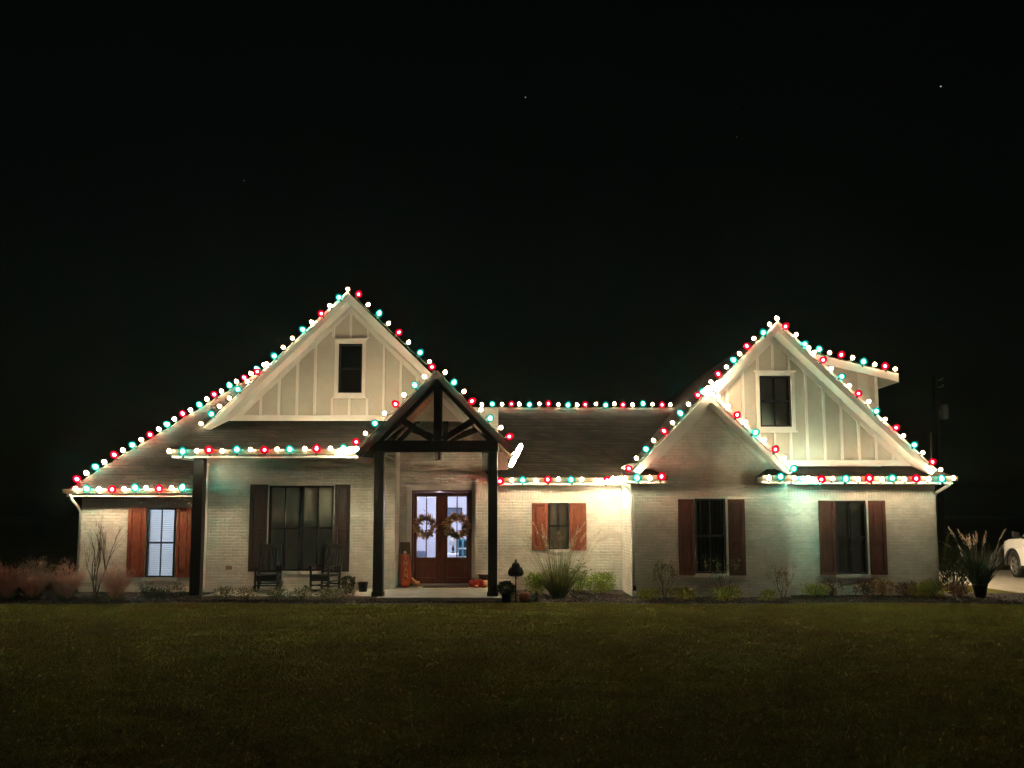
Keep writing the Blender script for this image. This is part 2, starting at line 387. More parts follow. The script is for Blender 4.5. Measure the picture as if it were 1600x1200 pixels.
def gable_wall(pts, y, hole=None, t=.2, name='gable_wall', m='siding'):
    """pts = (left x, apex x, right x, base z, apex z); the slopes carry the roof."""
    xl, xa, xr, zb, za, = pts
    def top(x): return zb + (za - zb) * ((x - xl) / (xa - xl) if x < xa else (xr - x) / (xr - xa))
    mb = MB()
    if hole:
        a, b, c, d = hole
        mb.prism([(xl, zb), (a, zb), (a, top(a))] + ([(xa, za)] if xa < a else []), y, y + t)
        mb.prism([(b, zb), (xr, zb)] + ([(xa, za)] if xa > b else []) + [(b, top(b))], y, y + t)
        mb.prism([(a, zb), (b, zb), (b, c), (a, c)], y, y + t)
        mb.prism([(a, d), (b, d), (b, top(b))] + ([(xa, za)] if a < xa < b else []) + [(a, top(a))], y, y + t)
    else: mb.prism([(xl, zb), (xr, zb), (xa, za)], y, y + t)
    hp(mb, name, m); return top

# ---- windows
def window(x0, x1, z0, z1, y, muntin=True, cover='shade', depth=.012, sill=True, lower=None, trim=False, fw=.045):
    w = empty('window', ((x0+x1)/2, y, z0), parent=house)
    mb = MB(); yb, yf = y + depth + .05, y + depth - .04
    for a in ((x0, x0+fw, z0, z1), (x1-fw, x1, z0, z1), (x0+fw, x1-fw, z0, z0+fw), (x0+fw, x1-fw, z1-fw, z1)): mb.box(a[0], a[1], yf, yb, a[2], a[3])
    mb.build('frame', 'black_trim', w)
    zm = (z0 + z1) / 2
    MB().box(x0+fw, x1-fw, yf+.012, yb-.01, zm-.024, zm+.024).build('meeting_rail', 'black_trim', w)
    xm = (x0 + x1) / 2; bars = [xm] if muntin else []
    edges = [x0+fw] + bars + [x1-fw]
    for k, (a, b) in enumerate(((z0+fw, zm-.024), (zm+.024, z1-fw))):
        for q in bars: MB().box(q-.011, q+.011, yf+.02, yb-.025, a, b).build('muntin', 'black_trim', w)
        for i in range(len(edges)-1):
            g0, g1 = edges[i] + (.011 if i else 0), edges[i+1] - (.011 if i < len(edges)-2 else 0)
            MB().box(g0, g1, yf+.03, yf+.036, a, b).build('pane', 'glass', w)
    yc = yb + (.022 if cover in ('blind', 'half') else .008)
    if cover == 'shade': MB().box(x0-.05, x1+.05, yc, yc+.015, z0-.05, z1+.05).build('shade', lower or 'shade', w)
    if cover == 'backing_sheet':  # dark folded sheet standing in for the unlit room
        mb = MB(); n = 40; p = [(x0-.05 + (x1-x0+.1)*i/n, yc + .02*math.sin(i*1.3)) for i in range(n+1)]
        for i in range(n): mb.hull([(p[i][0],p[i][1],z0-.05),(p[i+1][0],p[i+1][1],z0-.05),(p[i+1][0],p[i+1][1],z1+.05),(p[i][0],p[i][1],z1+.05)], (0,.01,0))
        mb.build('backing_sheet', lower or 'dark_backing', w)
    if cover in ('blind', 'half'):
        zt = z1 if cover == 'blind' else zm - .10
        mb = MB(); z = z0 + .02
        while z < zt:
            mb.hull([(x0-.01, yc+.018, z+.016), (x1+.01, yc+.018, z+.016), (x1+.01, yc-.018, z-.012), (x0-.01, yc-.018, z-.012)], (0, .003, .003)); z += .05
        for q in (x0+.2, x1-.2): mb.tube([(q, yc, z0), (q, yc, zt)], .004, 4)
        mb.box(x0-.01, x1+.01, yc-.03, yc+.03, zt, zt+.05)
        mb.build('blind', 'blind', w, kind='stuff')
        if cover == 'half':
            MB().box(x0-.05, x1+.05, yc+.024, yc+.036, z0-.05, z1+.05).build('shade', 'shade', w)
    if sill: MB().box(x0-.06, x1+.06, y-.05, y+.03, z0-.085, z0-.004).build('sill', 'white_trim', w)
    return w
def shutter(x0, x1, z0, z1, y, m='shutter'):
    s = empty('shutter', ((x0+x1)/2, y, z0), parent=house); yb, yf = y - .006, y - .05; st = (x1 - x0) * .2; zm = z0 + (z1 - z0) * .47
    mb = MB()
    mb.box(x0, x0+st, yf, yb, z0, z1); mb.box(x1-st, x1, yf, yb, z0, z1)
    for a, b in ((z0, z0+st*1.2), (zm-st*.5, zm+st*.5), (z1-st, z1)): mb.box(x0+st, x1-st, yf+.002, yb, a, b)
    mb.build('frame', m, s, bevel=.004)
    for a, b in ((z0+st*1.2, zm-st*.5), (zm+st*.5, z1-st)):
        mb = MB(); mb.box(x0+st, x1-st, yf+.026, yb-.002, a, b); mb.box(x0+st+.03, x1-st-.03, yf+.010, yf+.026, a+.03, b-.03)
        mb.build('panel', m, s, bevel=.006)
    return s
def R(px0, px1, py0, py1, Y):
    """Pixel rectangle on plane Y to x0, x1, z0, z1 (py0 above py1)."""
    ym = (py0 + py1) / 2
    return PX(px0, Y, ym), PX(px1, Y, ym), PZ(py1, Y), PZ(py0, Y)

# measured openings
wl = R(229, 274, 794, 902, YW); wp1 = R(420, 470, 759, 892, YW); wp2 = R(471, 521, 759, 892, YW)
wm = R(857, 889, 786, 858, YM); wb = R(1086, 1134, 779, 896, YB); wr = R(1306, 1354, 782, 897, YR)
xL = PX(125, YW, 850); xP = PX(306, YW); xC = PX(617, YW); xM = PX(743, YM, 850); xB0 = PX(987, YB, 850); xB1 = PX(1233, YB, 850); xR1 = PX(1464, YR, 850)
zLe = PZ(770, 20.75); zPe = PZ(706, 19.45); zMe = PZ(752, 21.35); zRe = PZ(750, 19.95)
ZB = -.1
wall(xL, xP, ZB, zLe, YW, [wl]); wall(xP, xC, ZB, zPe + .25, YW, [(wp1[0], wp2[1], wp1[2], wp1[3])])
hp(MB().box(xL, xL+.24, YW+.24, 28, ZB, zLe), 'side_wall', 'brick')
hp(MB().box(xC-.24, xC, YW+.24, YD+.2, ZB, zPe+.25), 'side_wall', 'white_trim')
# alcove with the double doors
dx0, dx1, dz0, dz1 = R(643, 737, 766, 914, YD); dz0 = .015
wall(xC, PX(778, YD), ZB, 4.9, YD, [(dx0, dx1, dz0, dz1)])
wall(xM, xB0, ZB, zMe, YM, [wm])
hp(MB().box(xB0, xB0+.24, YB+.24, YM, ZB, zMe+.4), 'side_wall', 'brick')
wall(xB0, xB1, ZB, zRe+.15, YB, [wb])
wall(xB1, xR1, ZB, zRe, YR, [wr])
hp(MB().box(xR1-.24, xR1, YR+.24, 30, ZB, zRe), 'side_wall', 'brick')
hp(MB().box(xB1-.24, xB1, YB+.24, YR, ZB, zRe), 'side_wall', 'brick')
# soldier course bands under the eaves
for a, b, y, z in ((xL+.02, xP-.02, YW, PZ(783, YW)), (xM+.02, xB0-.01, YM, PZ(772, YM)), (xB1+.02, xR1-.02, YR, PZ(771, YR))):
    hp(MB().box(a, b, y-.006, y-.001, z-.11, z+.11), 'soldier_course', 'soldier')
window(*wl, YW, cover='blind'); shutter(*R(200, 228, 793, 902, YW), YW); shutter(*R(276, 299, 793, 902, YW), YW)
for k, w_ in enumerate((wp1, wp2)): window(*w_, YW, cover='shade')
shutter(*R(390, 418, 757, 893, YW), YW, 'shutter_dark'); shutter(*R(523, 547, 757, 893, YW), YW, 'shutter_dark')
window(*wm, YM, cover='shade', fw=.03); shutter(*R(831, 856, 786, 860, YM), YM); shutter(*R(890, 916, 786, 860, YM), YM)
window(*wb, YB, cover='backing_sheet'); shutter(*R(1060, 1085, 780, 899, YB), YB, 'shutter_mid'); shutter(*R(1138, 1164, 780, 899, YB), YB, 'shutter_mid')
window(*wr, YR, cover='half'); shutter(*R(1280, 1305, 782, 898, YR), YR, 'shutter_mid'); shutter(*R(1358, 1384, 782, 898, YR), YR, 'shutter_mid')
# white strips beside the glass
for x, y, z0, z1 in ((wl[0]-.035, YW, wl[2], wl[3]), (wb[1]+.03, YB, wb[2], wb[3]), (wr[1]+.03, YR, wr[2], wr[3]), (wp1[0]-.035, YW, wp1[2], wp1[3])):
    hp(MB().box(x-.02, x+.02, y-.03, y-.002, z0, z1), 'window_trim', 'white_trim')

# ---- roofs
def courses(e0, e1, r0, r1, n=None, drop=.16, name='roof', parent=None, ed=None):
    """Shingled slope from the eave e0-e1 up to the ridge r0-r1: stepped courses over a deck."""
    e0, e1, r0, r1 = map(Vector, (e0, e1, r0, r1)); nn = (e1 - e0).cross(r0 - e0)
    if nn.length < 1e-6: nn = (e1 - e0).cross(r1 - e0)
    nn.normalize()
    if nn.z < 0: nn = -nn
    L = max((r0 - e0).length, (r1 - e1).length); n = n or max(3, int(L / .145)); mb = MB()
    for i in range(n):
        a, b = i / n, (i + 1) / n
        p, q = e0.lerp(r0, a), e1.lerp(r1, a); s, t = e0.lerp(r0, b), e1.lerp(r1, b)
        mb.add([p + nn*.007, q + nn*.007, t + nn*.002, s + nn*.002], [(0,1,2,3)])
        mb.add([p, q, q + nn*.007, p + nn*.007], [(0,1,2,3)])
    mb.hull([e0 - nn*.001, e1 - nn*.001, r1 - nn*.001, r0 - nn*.001], -nn * drop)
    return mb.build(name, 'shingle', parent or house)

# left wing hip roof
Ce = P(104, 766, 20.72)
t_ = 0
for _ in range(60):   # depth along the hip where it reaches pixel 408
    t_ = (-392 * (Ce.y + t_) / F - Ce.x)
    t_ = max(0, min(8, t_)) if _ < 1 else .5 * t_ + .5 * tp
    tp = t_
th = (-392 * Ce.y / F - Ce.x) / (1 + 392 / F)
zh = PZ(577, Ce.y + th); sl = (zh - Ce.z) / th
hip = lambda t: Ce + Vector((t, t, sl * t))
T = 5.2
xk = PX(300, Ce.y); tk = xk - Ce.x; yk = YW + .27
courses(Ce, (xk, Ce.y, Ce.z), hip(tk), hip(tk))
courses((xk, yk, Ce.z + sl * (yk - Ce.y)), (-6.2, yk, Ce.z + sl * (yk - Ce.y)), hip(tk), hip(T))
courses((Ce.x, Ce.y + 2 * T + 1, Ce.z), Ce, (hip(T).x, Ce.y + T + 1, hip(T).z), hip(T))
# left gable over the porch
YG = 20.45
A = P(543, 457, YG); B = P(319, 668, YG); slG = (A.z - B.z) / (A.x - B.x); Cg = Vector((2 * A.x - B.x, YG, B.z))
dv = Vector((0, 10.5, 0))
courses(B, B + dv, A, A + dv); courses(Cg + dv, Cg, A + dv, A)
# gable wall and its boards
YGW = 20.9
gw0 = P(351, 650, YGW); inset = .11
hole = R(529, 566, 537, 614, YGW)
zb = PZ(657, YGW)
topL = gable_wall((A.x - (A.z - zb - .1) / slG, A.x, A.x + (A.z - zb - .1) / slG, zb, A.z - .1), YGW, hole)
window(*hole, YGW, muntin=False, cover='shade', lower='dark_backing', sill=False, depth=.05)  # dark sheet behind this glass stands for the unlit room
def casing(h, y, w=.10, d=.035):
    a, b, c, e = h
    mb = MB(); mb.box(a-w, a, y-d, y-.002, c-w, e+w); mb.box(b, b+w, y-d, y-.002, c-w, e+w)
    mb.box(a, b, y-d, y-.002, e, e+w); mb.box(a, b, y-d, y-.002, c-w, c)
    mb.box(a-w-.04, b+w+.04, y-d-.03, y-.002, e+w, e+w+.04); mb.box(a-w-.03, b+w+.03, y-d-.03, y-.002, c-w-.05, c-w)
    return hp(mb, 'window_casing', 'white_trim', bevel=.004)
casing(hole, YGW)
def battens(pxs, Y, y, zbase, topf, h, lo=None):
    for px in pxs:
        x = PX(px, Y, 600)
        zt = topf(x) - .12
        segs = [(zbase, zt)]
        if h and h[0] - .16 < x < h[1] + .16: segs = [(zbase, h[2]-.15), (h[3]+.15, zt)]
        for a, b in segs:
            if b - a > .06: hp(MB().box(x-.032, x+.032, y-.045, y-.001, a, b), 'batten', 'white_trim')
battens((381, 409, 437, 465, 492.5, 520, 547, 574.5, 600, 626.5, 652), YGW, YGW, zb + .12, topL, hole)
def rake(p0, p1, y0, y1, w, m='white_trim', name='rake_board', drop=0, bev=0):
    """Board following a slope in the plane of the gable; p0 low end, p1 apex, (x, z)."""
    d = Vector((p1[0]-p0[0], 0, p1[1]-p0[1])).normalized(); n = Vector((-d.z, 0, d.x)); n = n if n.z < 0 else -n
    a = Vector((p0[0], y0, p0[1])) + n * drop; b = Vector((p1[0], y0, p1[1])) + n * drop
    ve = w / abs(n.z)
    q = [a, b, b + Vector((0, 0, -ve)), a + n * w]
    if q[3].x * (1 if p1[0] > p0[0] else -1) < a.x * (1 if p1[0] > p0[0] else -1): q[3] = a + Vector((0, 0, -ve))
    return hp(MB().hull(q, (0, y1 - y0, 0)), name, m)
def gable_trim(L, Ap, Rr, y, yw, w=.19, frieze=.13):
    for E in (L, Rr):
        if E is None: continue
        p0, p1 = (E.x, E.z + .012), (Ap.x, Ap.z + .012)
        rake(p0, p1, y - .05, y - .015, w)                                   # fascia
        rake(p0, p1, y - .075, y - .052, .07, name='drip_edge')               # shadow board
        rake(p0, p1, y - .015, yw, .02, drop=.165, name='soffit')            # underside
        d = (Vector((Ap.x, 0, Ap.z)) - Vector((E.x, 0, E.z))).normalized()
        q = (E.x + d.x * .55, E.z + d.z * .55)
        rake(q, p1, yw - .03, yw - .002, frieze, drop=.19, name='frieze_board')
gable_trim(B, A, Cg, YG, YGW)
hp(MB().box(gw0.x - .08, PX(640, YGW), YGW-.035, YGW-.002, zb-.02, zb+.13), 'skirt_board', 'white_trim')
hp(MB().box(gw0.x - .10, PX(640, YGW), YGW-.06, YGW-.037, zb+.10, zb+.135), 'skirt_cap', 'white_trim')

# porch skirt roof under that gable, with a ceiling
pe0 = Vector((PX(266, 19.42, 705), 19.42, zPe + .06)); pe1 = Vector((PX(600, 19.42, 705), 19.42, zPe + .06))
zt = PZ(655, YGW) - .03
pt0 = Vector((PX(318, YGW, 655), YGW, zt)); pt1 = Vector((PX(640, YGW, 655), YGW, zt))
courses(pe0, pe1, pt0, pt1, drop=.08)
courses(pe0 + Vector((0, 2.6, 0)), pe0, pt0 + Vector((0, 1.2, 0)), pt0, drop=.06)
hp(MB().box(pe0.x + .05, pe1.x, 19.52, YW - .002, zPe - .10, zPe - .06), 'porch_ceiling', 'siding')
hp(MB().box(pe0.x + .02, pe1.x, 19.47, 19.515, zPe - .14, zPe + .045), 'fascia', 'white_trim')
hp(MB().box(pe0.x + .02, pe0.x + .06, 19.515, YW + .2, zPe - .14, zPe + .045), 'fascia', 'white_trim')
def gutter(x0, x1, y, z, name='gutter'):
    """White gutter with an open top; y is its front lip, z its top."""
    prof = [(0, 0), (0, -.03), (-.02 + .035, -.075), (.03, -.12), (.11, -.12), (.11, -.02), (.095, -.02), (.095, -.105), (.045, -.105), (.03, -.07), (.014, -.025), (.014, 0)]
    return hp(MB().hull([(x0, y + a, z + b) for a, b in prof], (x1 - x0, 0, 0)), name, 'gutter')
gutter(pe0.x - .02, pe1.x, 19.35, zPe + .05)
# left wing eave
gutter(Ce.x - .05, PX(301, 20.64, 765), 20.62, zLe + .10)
hp(MB().box(Ce.x, PX(303, 20.74), 20.735, 20.775, zLe - .10, zLe + .07), 'fascia', 'white_trim')
hp(MB().box(Ce.x, PX(303, 20.74), 20.78, YW - .002, zLe - .09, zLe - .05), 'soffit', 'white_trim')
hp(MB().box(Ce.x, xL - .002, YW - .002, 28, zLe - .09, zLe - .05), 'soffit', 'white_trim')
hp(MB().box(xL - .01, xP, YW - .03, YW - .003, PZ(783, YW) + .12, zLe - .092), 'frieze_board', 'white_trim')

# middle roof
rd = lambda y, s, y0, z0: z0 + s * (y - y0)
YE = 21.32; yr = 25.64; zr = PZ(637, yr); z0 = zMe + .07
courses((PX(779, YE), YE, z0), (PX(972, YE), YE, z0), (-3.0, yr, zr), (7.2, yr, zr))
courses((7.2, yr + 4, z0), (-3.0, yr + 4, z0), (7.2, yr, zr), (-3.0, yr, zr))
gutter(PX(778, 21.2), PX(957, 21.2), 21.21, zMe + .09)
hp(MB().box(PX(775, YE), xB0 - .03, YE + .005, YE + .045, zMe - .10, zMe + .06), 'fascia', 'white_trim')
hp(MB().box(PX(765, YE), xB0 - .005, YE + .05, YM - .002, zMe - .09, zMe - .05), 'soffit', 'white_trim')
hp(MB().box(xM, xB0 - .03, YM - .03, YM - .008, PZ(772, YM) + .12, zMe - .092), 'frieze_board', 'white_trim')

# right gables
YRG, YRW, YBG = 20.0, 20.42, 19.5
RA = P(1214, 503, YRG); RC = P(1462, 735, YRG); BL = P(989, 736, YBG)
slL = (RA.z - BL.z) / (RA.x - BL.x); xa = PX(1110, YBG, 615); BA = Vector((xa, YBG, BL.z + slL * (xa - BL.x))); BR = P(1240, 735, YBG)
RM = Vector((BA.x, YRG, BA.z)); RL = Vector((BL.x, YRG, BL.z)); dv = Vector((0, 14, 0))
courses(RL, RL + dv, RA, RA + dv)                           # left slope of the big roof
courses(RC + dv, RC, RA + dv, RA)                           # right slope
courses(BL, RL, BA, RM)                                     # left slope of the small gable
courses(BR + Vector((0, .9, 0)), BR, BA + Vector((0, .9, 0)), BA)
zbr = PZ(727, YRW)
hole2 = R(1187, 1236, 587, 667, YRW)
tR = (RA.z - .1 - zbr)
topR = gable_wall((RA.x - tR / slL, RA.x, RA.x + tR * (RC.x - RA.x) / (RA.z - RC.z), zbr, RA.z - .1), YRW, hole2)
window(*hole2, YRW, cover='shade', sill=False, depth=.05); casing(hole2, YRW)
battens((1111, 1135, 1160, 1184, 1207.5, 1232.5, 1258, 1285, 1311.5, 1338, 1364, 1390, 1415), YRW, YRW, zbr + .12, topR, hole2)
hp(MB().box(PX(1222, YRW), PX(1446, YRW), YRW-.035, YRW-.002, zbr-.02, zbr+.13), 'skirt_board', 'white_trim')
hp(MB().box(PX(1222, YRW), PX(1448, YRW), YRW-.06, YRW-.037, zbr+.10, zbr+.135), 'skirt_cap', 'white_trim')
gable_trim(None, RA, RC, YRG, YRW)
for nm, y0_, y1_, w_, dr in (('rake_board', YRG-.05, YRG-.015, .19, 0), ('drip_edge', YRG-.075, YRG-.052, .07, 0), ('soffit', YRG-.015, YRW, .02, .165), ('frieze_board', YRW-.03, YRW-.002, .13, .19)):
    rake((BA.x + .15, BA.z + .15 * slL + .012), (RA.x, RA.z + .012), y0_, y1_, w_, name=nm, drop=dr)
# small brick gable of the bay
zbb = zRe + .15
gb = MB().prism([(xB0, zbb), (xB1, zbb), (BA.x + .0, BA.z - .15)], YB, YB + .24); hp(gb, 'gable_wall', 'brick')
gable_trim(BL, BA, BR, YBG, YB, w=.17, frieze=.10)
# eave returns of the bay
def eave_return(px0, px1, ends):
    y0, y1 = 19.42, YB - .002; x0, x1 = PX(px0, y0, 747), PX(px1, y0, 747); zt, zl = PZ(733, YB), zRe + .07
    a, b = (.28 if ends[0] else 0), (.28 if ends[1] else 0)
    courses((x0, y0, zl), (x1, y0, zl), (x0 + a, y1, zt), (x1 - b, y1, zt), n=4, drop=.03)
    mb = MB()
    if ends[1]: mb.hull([(x1, y0, zl), (x1, y1, zl), (x1 - b, y1, zt)], (-.02, 0, -.01))
    if ends[0]: mb.hull([(x0, y0, zl), (x0 + a, y1, zt), (x0, y1, zl)], (.02, 0, -.01))
    if mb.v: hp(mb, 'return_hip', 'shingle')
    hp(MB().box(x0 + .01, x1 - .01, y0 + .01, y1, zRe - .10, zRe + .055), 'eave_return', 'white_trim')
    gutter(x0, x1, y0 - .105, zRe + .09)
eave_return(974, 1042, (0, 1)); eave_return(1190, 1236, (1, 0))
# right eave with its narrow skirt roof
ye = 19.95; xr0, xr1 = PX(1238, ye, 747), PX(1492, ye, 747)
courses((xr0, ye, zRe + .07), (xr1, ye, zRe + .07), (xr0, YRW - .004, PZ(729, YRW)), (PX(1455, YRW), YRW - .004, PZ(729, YRW)), n=5, drop=.03)
gutter(xr0 - .05, xr1 + .02, ye - .11, zRe + .09)
hp(MB().box(xr0, xr1 - .05, ye, ye + .04, zRe - .10, zRe + .06), 'fascia', 'white_trim')
hp(MB().box(xr0, xr1 - .05, ye + .045, YR - .002, zRe - .09, zRe - .05), 'soffit', 'white_trim')
hp(MB().box(xR1 + .002, xr1 - .05, YR - .002, 30, zRe - .09, zRe - .05), 'soffit', 'white_trim')
hp(MB().box(xB1 + .01, xR1, YR - .03, YR - .008, PZ(771, YR) + .12, zRe - .092), 'frieze_board', 'white_trim')
# shed dormer on the right slope
yd = 21.6
d0, d1 = P(1268, 552, yd), P(1400, 583, yd); xw = PX(1374, yd, 620); slD = (d1.z - d0.z) / (d1.x - d0.x)
dor = empty('dormer', (xw, yd, 5), parent=house)
zw = lambda x: d0.z + slD * (x - d0.x) - .20
MB().prism([(d0.x - .6, zw(d0.x - .6)), (d0.x - .6, 2.6), (xw, 2.6), (xw, zw(xw))], yd + .12, yd + 4).build('dormer_wall', 'siding', dor)
MB().hull([(d0.x - .7, yd - .05, d0.z - slD * .7), (d1.x, yd - .05, d1.z), (d1.x, yd - .05, d1.z - .06), (d0.x - .7, yd - .05, d0.z - slD * .7 - .06)], (0, 4.4, 0)).build('dormer_roof', 'shingle', dor)
MB().hull([(d0.x - .7, yd - .07, d0.z - slD * .7 - .02), (d1.x, yd - .07, d1.z - .02), (d1.x, yd - .07, d1.z - .24), (d0.x - .7, yd - .07, d0.z - slD * .7 - .24)], (0, .035, 0)).build('dormer_fascia', 'white_trim', dor)
MB().box(d1.x - .01, d1.x + .03, yd - .07, yd + 4.3, d1.z - .26, d1.z - .02).build('dormer_fascia', 'white_trim', dor)
MB().hull([(xw, yd - .03, zw(xw) - .02), (d1.x - .02, yd - .03, d1.z - .25), (d1.x - .02, yd - .03, d1.z - .22), (xw, yd - .03, zw(xw) + .01)], (0, 4.2, 0)).build('dormer_soffit', 'white_trim', dor)
MB().box(xw - .07, xw + .012, yd + .095, yd + .118, 2.6, zw(xw)).build('corner_board', 'white_trim', dor)
for px in (1300, 1322, 1344, 1364):
    x = PX(px, yd, 620); MB().box(x-.02, x+.02, yd + .10, yd + .118, 3, zw(x)).build('batten', 'siding', dor)

# ---- entry gable with timber trusses
YF = 19.3
EA = P(683, 579, YF - .25); EL = P(555, 709, YF - .25); ER = P(804, 697, YF - .25); ec = EA.x
sE = (EA.z - EL.z) / (EA.x - EL.x); hw = EA.x - EL.x; hwr = ER.x - EA.x; dv = Vector((0, 5.0, 0))
courses(EL, EL + dv, EA, EA + dv, drop=.10); ERt = Vector((ER.x, EA.y, EA.z - sE * hwr)); courses(ERt + dv, ERt, EA + dv, EA, drop=.10)
for E in (EL, ERt):   # dark barge boards
    rake((E.x, E.z + .01), (EA.x, EA.z + .01), YF - .29, YF - .255, .15, m='timber', name='barge_board')
zb0, zb1 = PZ(706, YF), PZ(688, YF)
px0, px1 = PX(583.5, YF, 810), PX(598.5, YF, 810); px2, px3 = PX(762.5, YF, 810), PX(777, YF, 810)
for a, b in ((px0, px1), (px2, px3)):
    hp(MB().box(a, b, YF, YF + .22, -.01, zb0 - .003), 'post', 'timber', bevel=.006)
    hp(MB().box(a - .02, b + .02, YF - .02, YF + .24, -.008, .10), 'post_base', 'timber', bevel=.004)
def truss(y, x0, x1, d, stub=None):
    b0, b1 = PZ(706, y), PZ(688, y)
    t = empty('truss', ((x0 + x1) / 2, y, b1), parent=house); xc = ec; zin = lambda x: EA.z - sE * abs(x - ec) - .15
    MB().box(x0, x1, y, y + d, b0, b1).build('tie_beam', 'timber', t, bevel=.006)
    MB().box(xc - .10, xc + .10, y + .01, y + d - .01, b1 + .002, zin(xc) - .19).build('king_post', 'timber', t)
    for sg in (-1, 1):
        xe = x0 if sg < 0 else x1; za = zin(xc)
        xe2 = xc + sg * min(abs(xe - xc), (za - .17 - b1) / sE + .12)
        MB().hull([(xc, y + .004, za), (xe2, y + .004, zin(xe2)), (xe2, y + .004, zin(xe2) - .17), (xc, y + .004, za - .17)], (0, d - .008, 0)).build('rafter', 'timber', t)
        p = Vector((xc + sg * .12, y + .014, b1 + .02)); xb = xc + sg * (x1 - x0) * .28; q = Vector((xb, y + .014, zin(xb) - .16)); n = Vector((-(q - p).z, 0, (q - p).x)).normalized() * .078
        MB().hull([p - n, p + n, q + n, q - n], (0, d - .028, 0)).build('brace', 'timber', t)
    if stub:
        for a, b, zz in stub: MB().box(a, b, y + .02, y + d - .02, zz, b0 - .002).build('bracket', 'timber', t)
truss(YF + .012, px0 - .02, px3 + .02, .20)
y2 = 21.25
truss(y2, px0 - .06, px3 + .02, .18, stub=((PX(604, y2, 715), PX(618, y2, 715), PZ(728, y2)), (PX(753, y2, 715), PX(763, y2, 715), PZ(736, y2))))
# sloped board ceiling
for sg, hh in ((-1, hw), (1, hwr)):
    n = 9
    for i in range(n):
        xa_, xb_ = ec + sg * hh * (i / n), ec + sg * hh * ((i + 1) / n - .006)
        zz = lambda x: EA.z - sE * abs(x - ec) - .148
        hp(MB().hull([(xa_, YF - .2, zz(xa_)), (xb_, YF - .2, zz(xb_)), (xb_, YF - .2, zz(xb_) - .02), (xa_, YF - .2, zz(xa_) - .02)], (0, YD - YF + .19, 0)), 'ceiling_plank', 'plank')
# eave beam and right eave box, its reddish lit tone put into its colour
hp(MB().box(PX(777, 20.9), PX(793, 20.9), 20.75, 21.2, PZ(733, 20.75), PZ(706, 20.75)), 'eave_box', 'shutter_mid')
hp(MB().box(PX(560, 19.6), px0 - .03, 19.38, 19.60, zPe - .13, zPe - .02), 'eave_beam', 'timber')
# porch corner post and header
cx0, cx1 = PX(300.5, 19.6, 800), PX(316.5, 19.6, 800)
hp(MB().box(cx0, cx1, 19.56, 19.78, -.01, zPe - .142), 'post', 'timber', bevel=.006)
hp(MB().tube([(PX(319, 21.0), 21.12, 0), (PX(319, 21.0), 21.12, zPe - .2)], .035, 8), 'downspout', 'white_trim')

# ---- porch floor
hp(MB().box(PX(316, 19.45, 920), PX(592, 19.45, 920) , 19.40, YW - .002, -.14, -.006), 'porch_floor', 'concrete', bevel=.01)
hp(MB().box(PX(592, 19.45, 920) + .004, PX(786, 19.2, 920), 19.02, YD - .002, -.14, 0), 'porch_floor', 'concrete', bevel=.01)

# ---- front doors
hp(MB().box(dx0-.13, dx0-.005, YD-.04, YD-.002, 0, dz1+.13).box(dx1+.005, dx1+.13, YD-.04, YD-.002, 0, dz1+.13).box(dx0-.005, dx1+.005, YD-.04, YD-.002, dz1+.005, dz1+.13), 'door_casing', 'white_trim')
hp(MB().box(dx0, dx0+.05, YD+.01, YD+.16, dz0, dz1).box(dx1-.05, dx1, YD+.01, YD+.16, dz0, dz1).box(dx0+.05, dx1-.05, YD+.01, YD+.16, dz1-.05, dz1), 'door_frame', 'door_wood')
hp(MB().box(dx0, dx1, YD-.10, YD+.2, .003, .045), 'threshold', 'concrete')
xm = (dx0 + dx1) / 2
for sg, (a, b) in ((-1, (dx0+.052, xm-.004)), (1, (xm+.004, dx1-.052))):
    d = empty('door', ((a+b)/2, YD+.08, .05), parent=house); y0_, y1_ = YD + .07, YD + .12
    ga = PX(651 if sg < 0 else 699, YD, 820); gb_ = PX(680.5 if sg < 0 else 728.5, YD, 820); gz0, gz1 = PZ(871, YD), PZ(776, YD)
    z0_, z1_ = .05, dz1 - .053
    mb = MB(); mb.box(a, ga, y0_, y1_, z0_, z1_).box(gb_, b, y0_, y1_, z0_, z1_).box(ga, gb_, y0_, y1_, gz1, z1_).box(ga, gb_, y0_, y1_, PZ(880, YD), gz0).box(ga, gb_, y0_, y1_, z0_, .22)
    mb.build('leaf_frame', 'door_wood', d, bevel=.005)
    MB().box(ga, gb_, y0_+.022, y1_-.01, .22, PZ(880, YD)).box(ga+.05, gb_-.05, y0_+.006, y0_+.022, .27, PZ(880, YD)-.05).build('panel', 'door_wood', d, bevel=.008)
    gm = (ga + gb_) / 2
    MB().box(gm-.014, gm+.014, y0_+.005, y1_-.005, gz0, gz1).build('muntin', 'door_wood', d)
    for q0, q1 in ((ga, gm-.014), (gm+.014, gb_)): MB().box(q0, q1, y0_+.02, y0_+.026, gz0, gz1).build('pane', 'glass', d)
    if sg < 0:
        xh = b - .05
        MB().box(xh-.025, xh+.025, y0_-.012, y0_, .92, 1.20).tube([(xh, y0_-.05, .95), (xh, y0_-.06, 1.05), (xh, y0_-.05, 1.15)], .011, 6).tube([(xh, y0_-.05, .95), (xh, y0_, .95)], .01, 6).tube([(xh, y0_-.05, 1.15), (xh, y0_, 1.15)], .01, 6).build('handle', 'metal_black', d)
    if sg > 0: MB().box(a-.03, a+.03, y0_-.015, y0_-.001, z0_, z1_).build('astragal', 'door_wood', d)

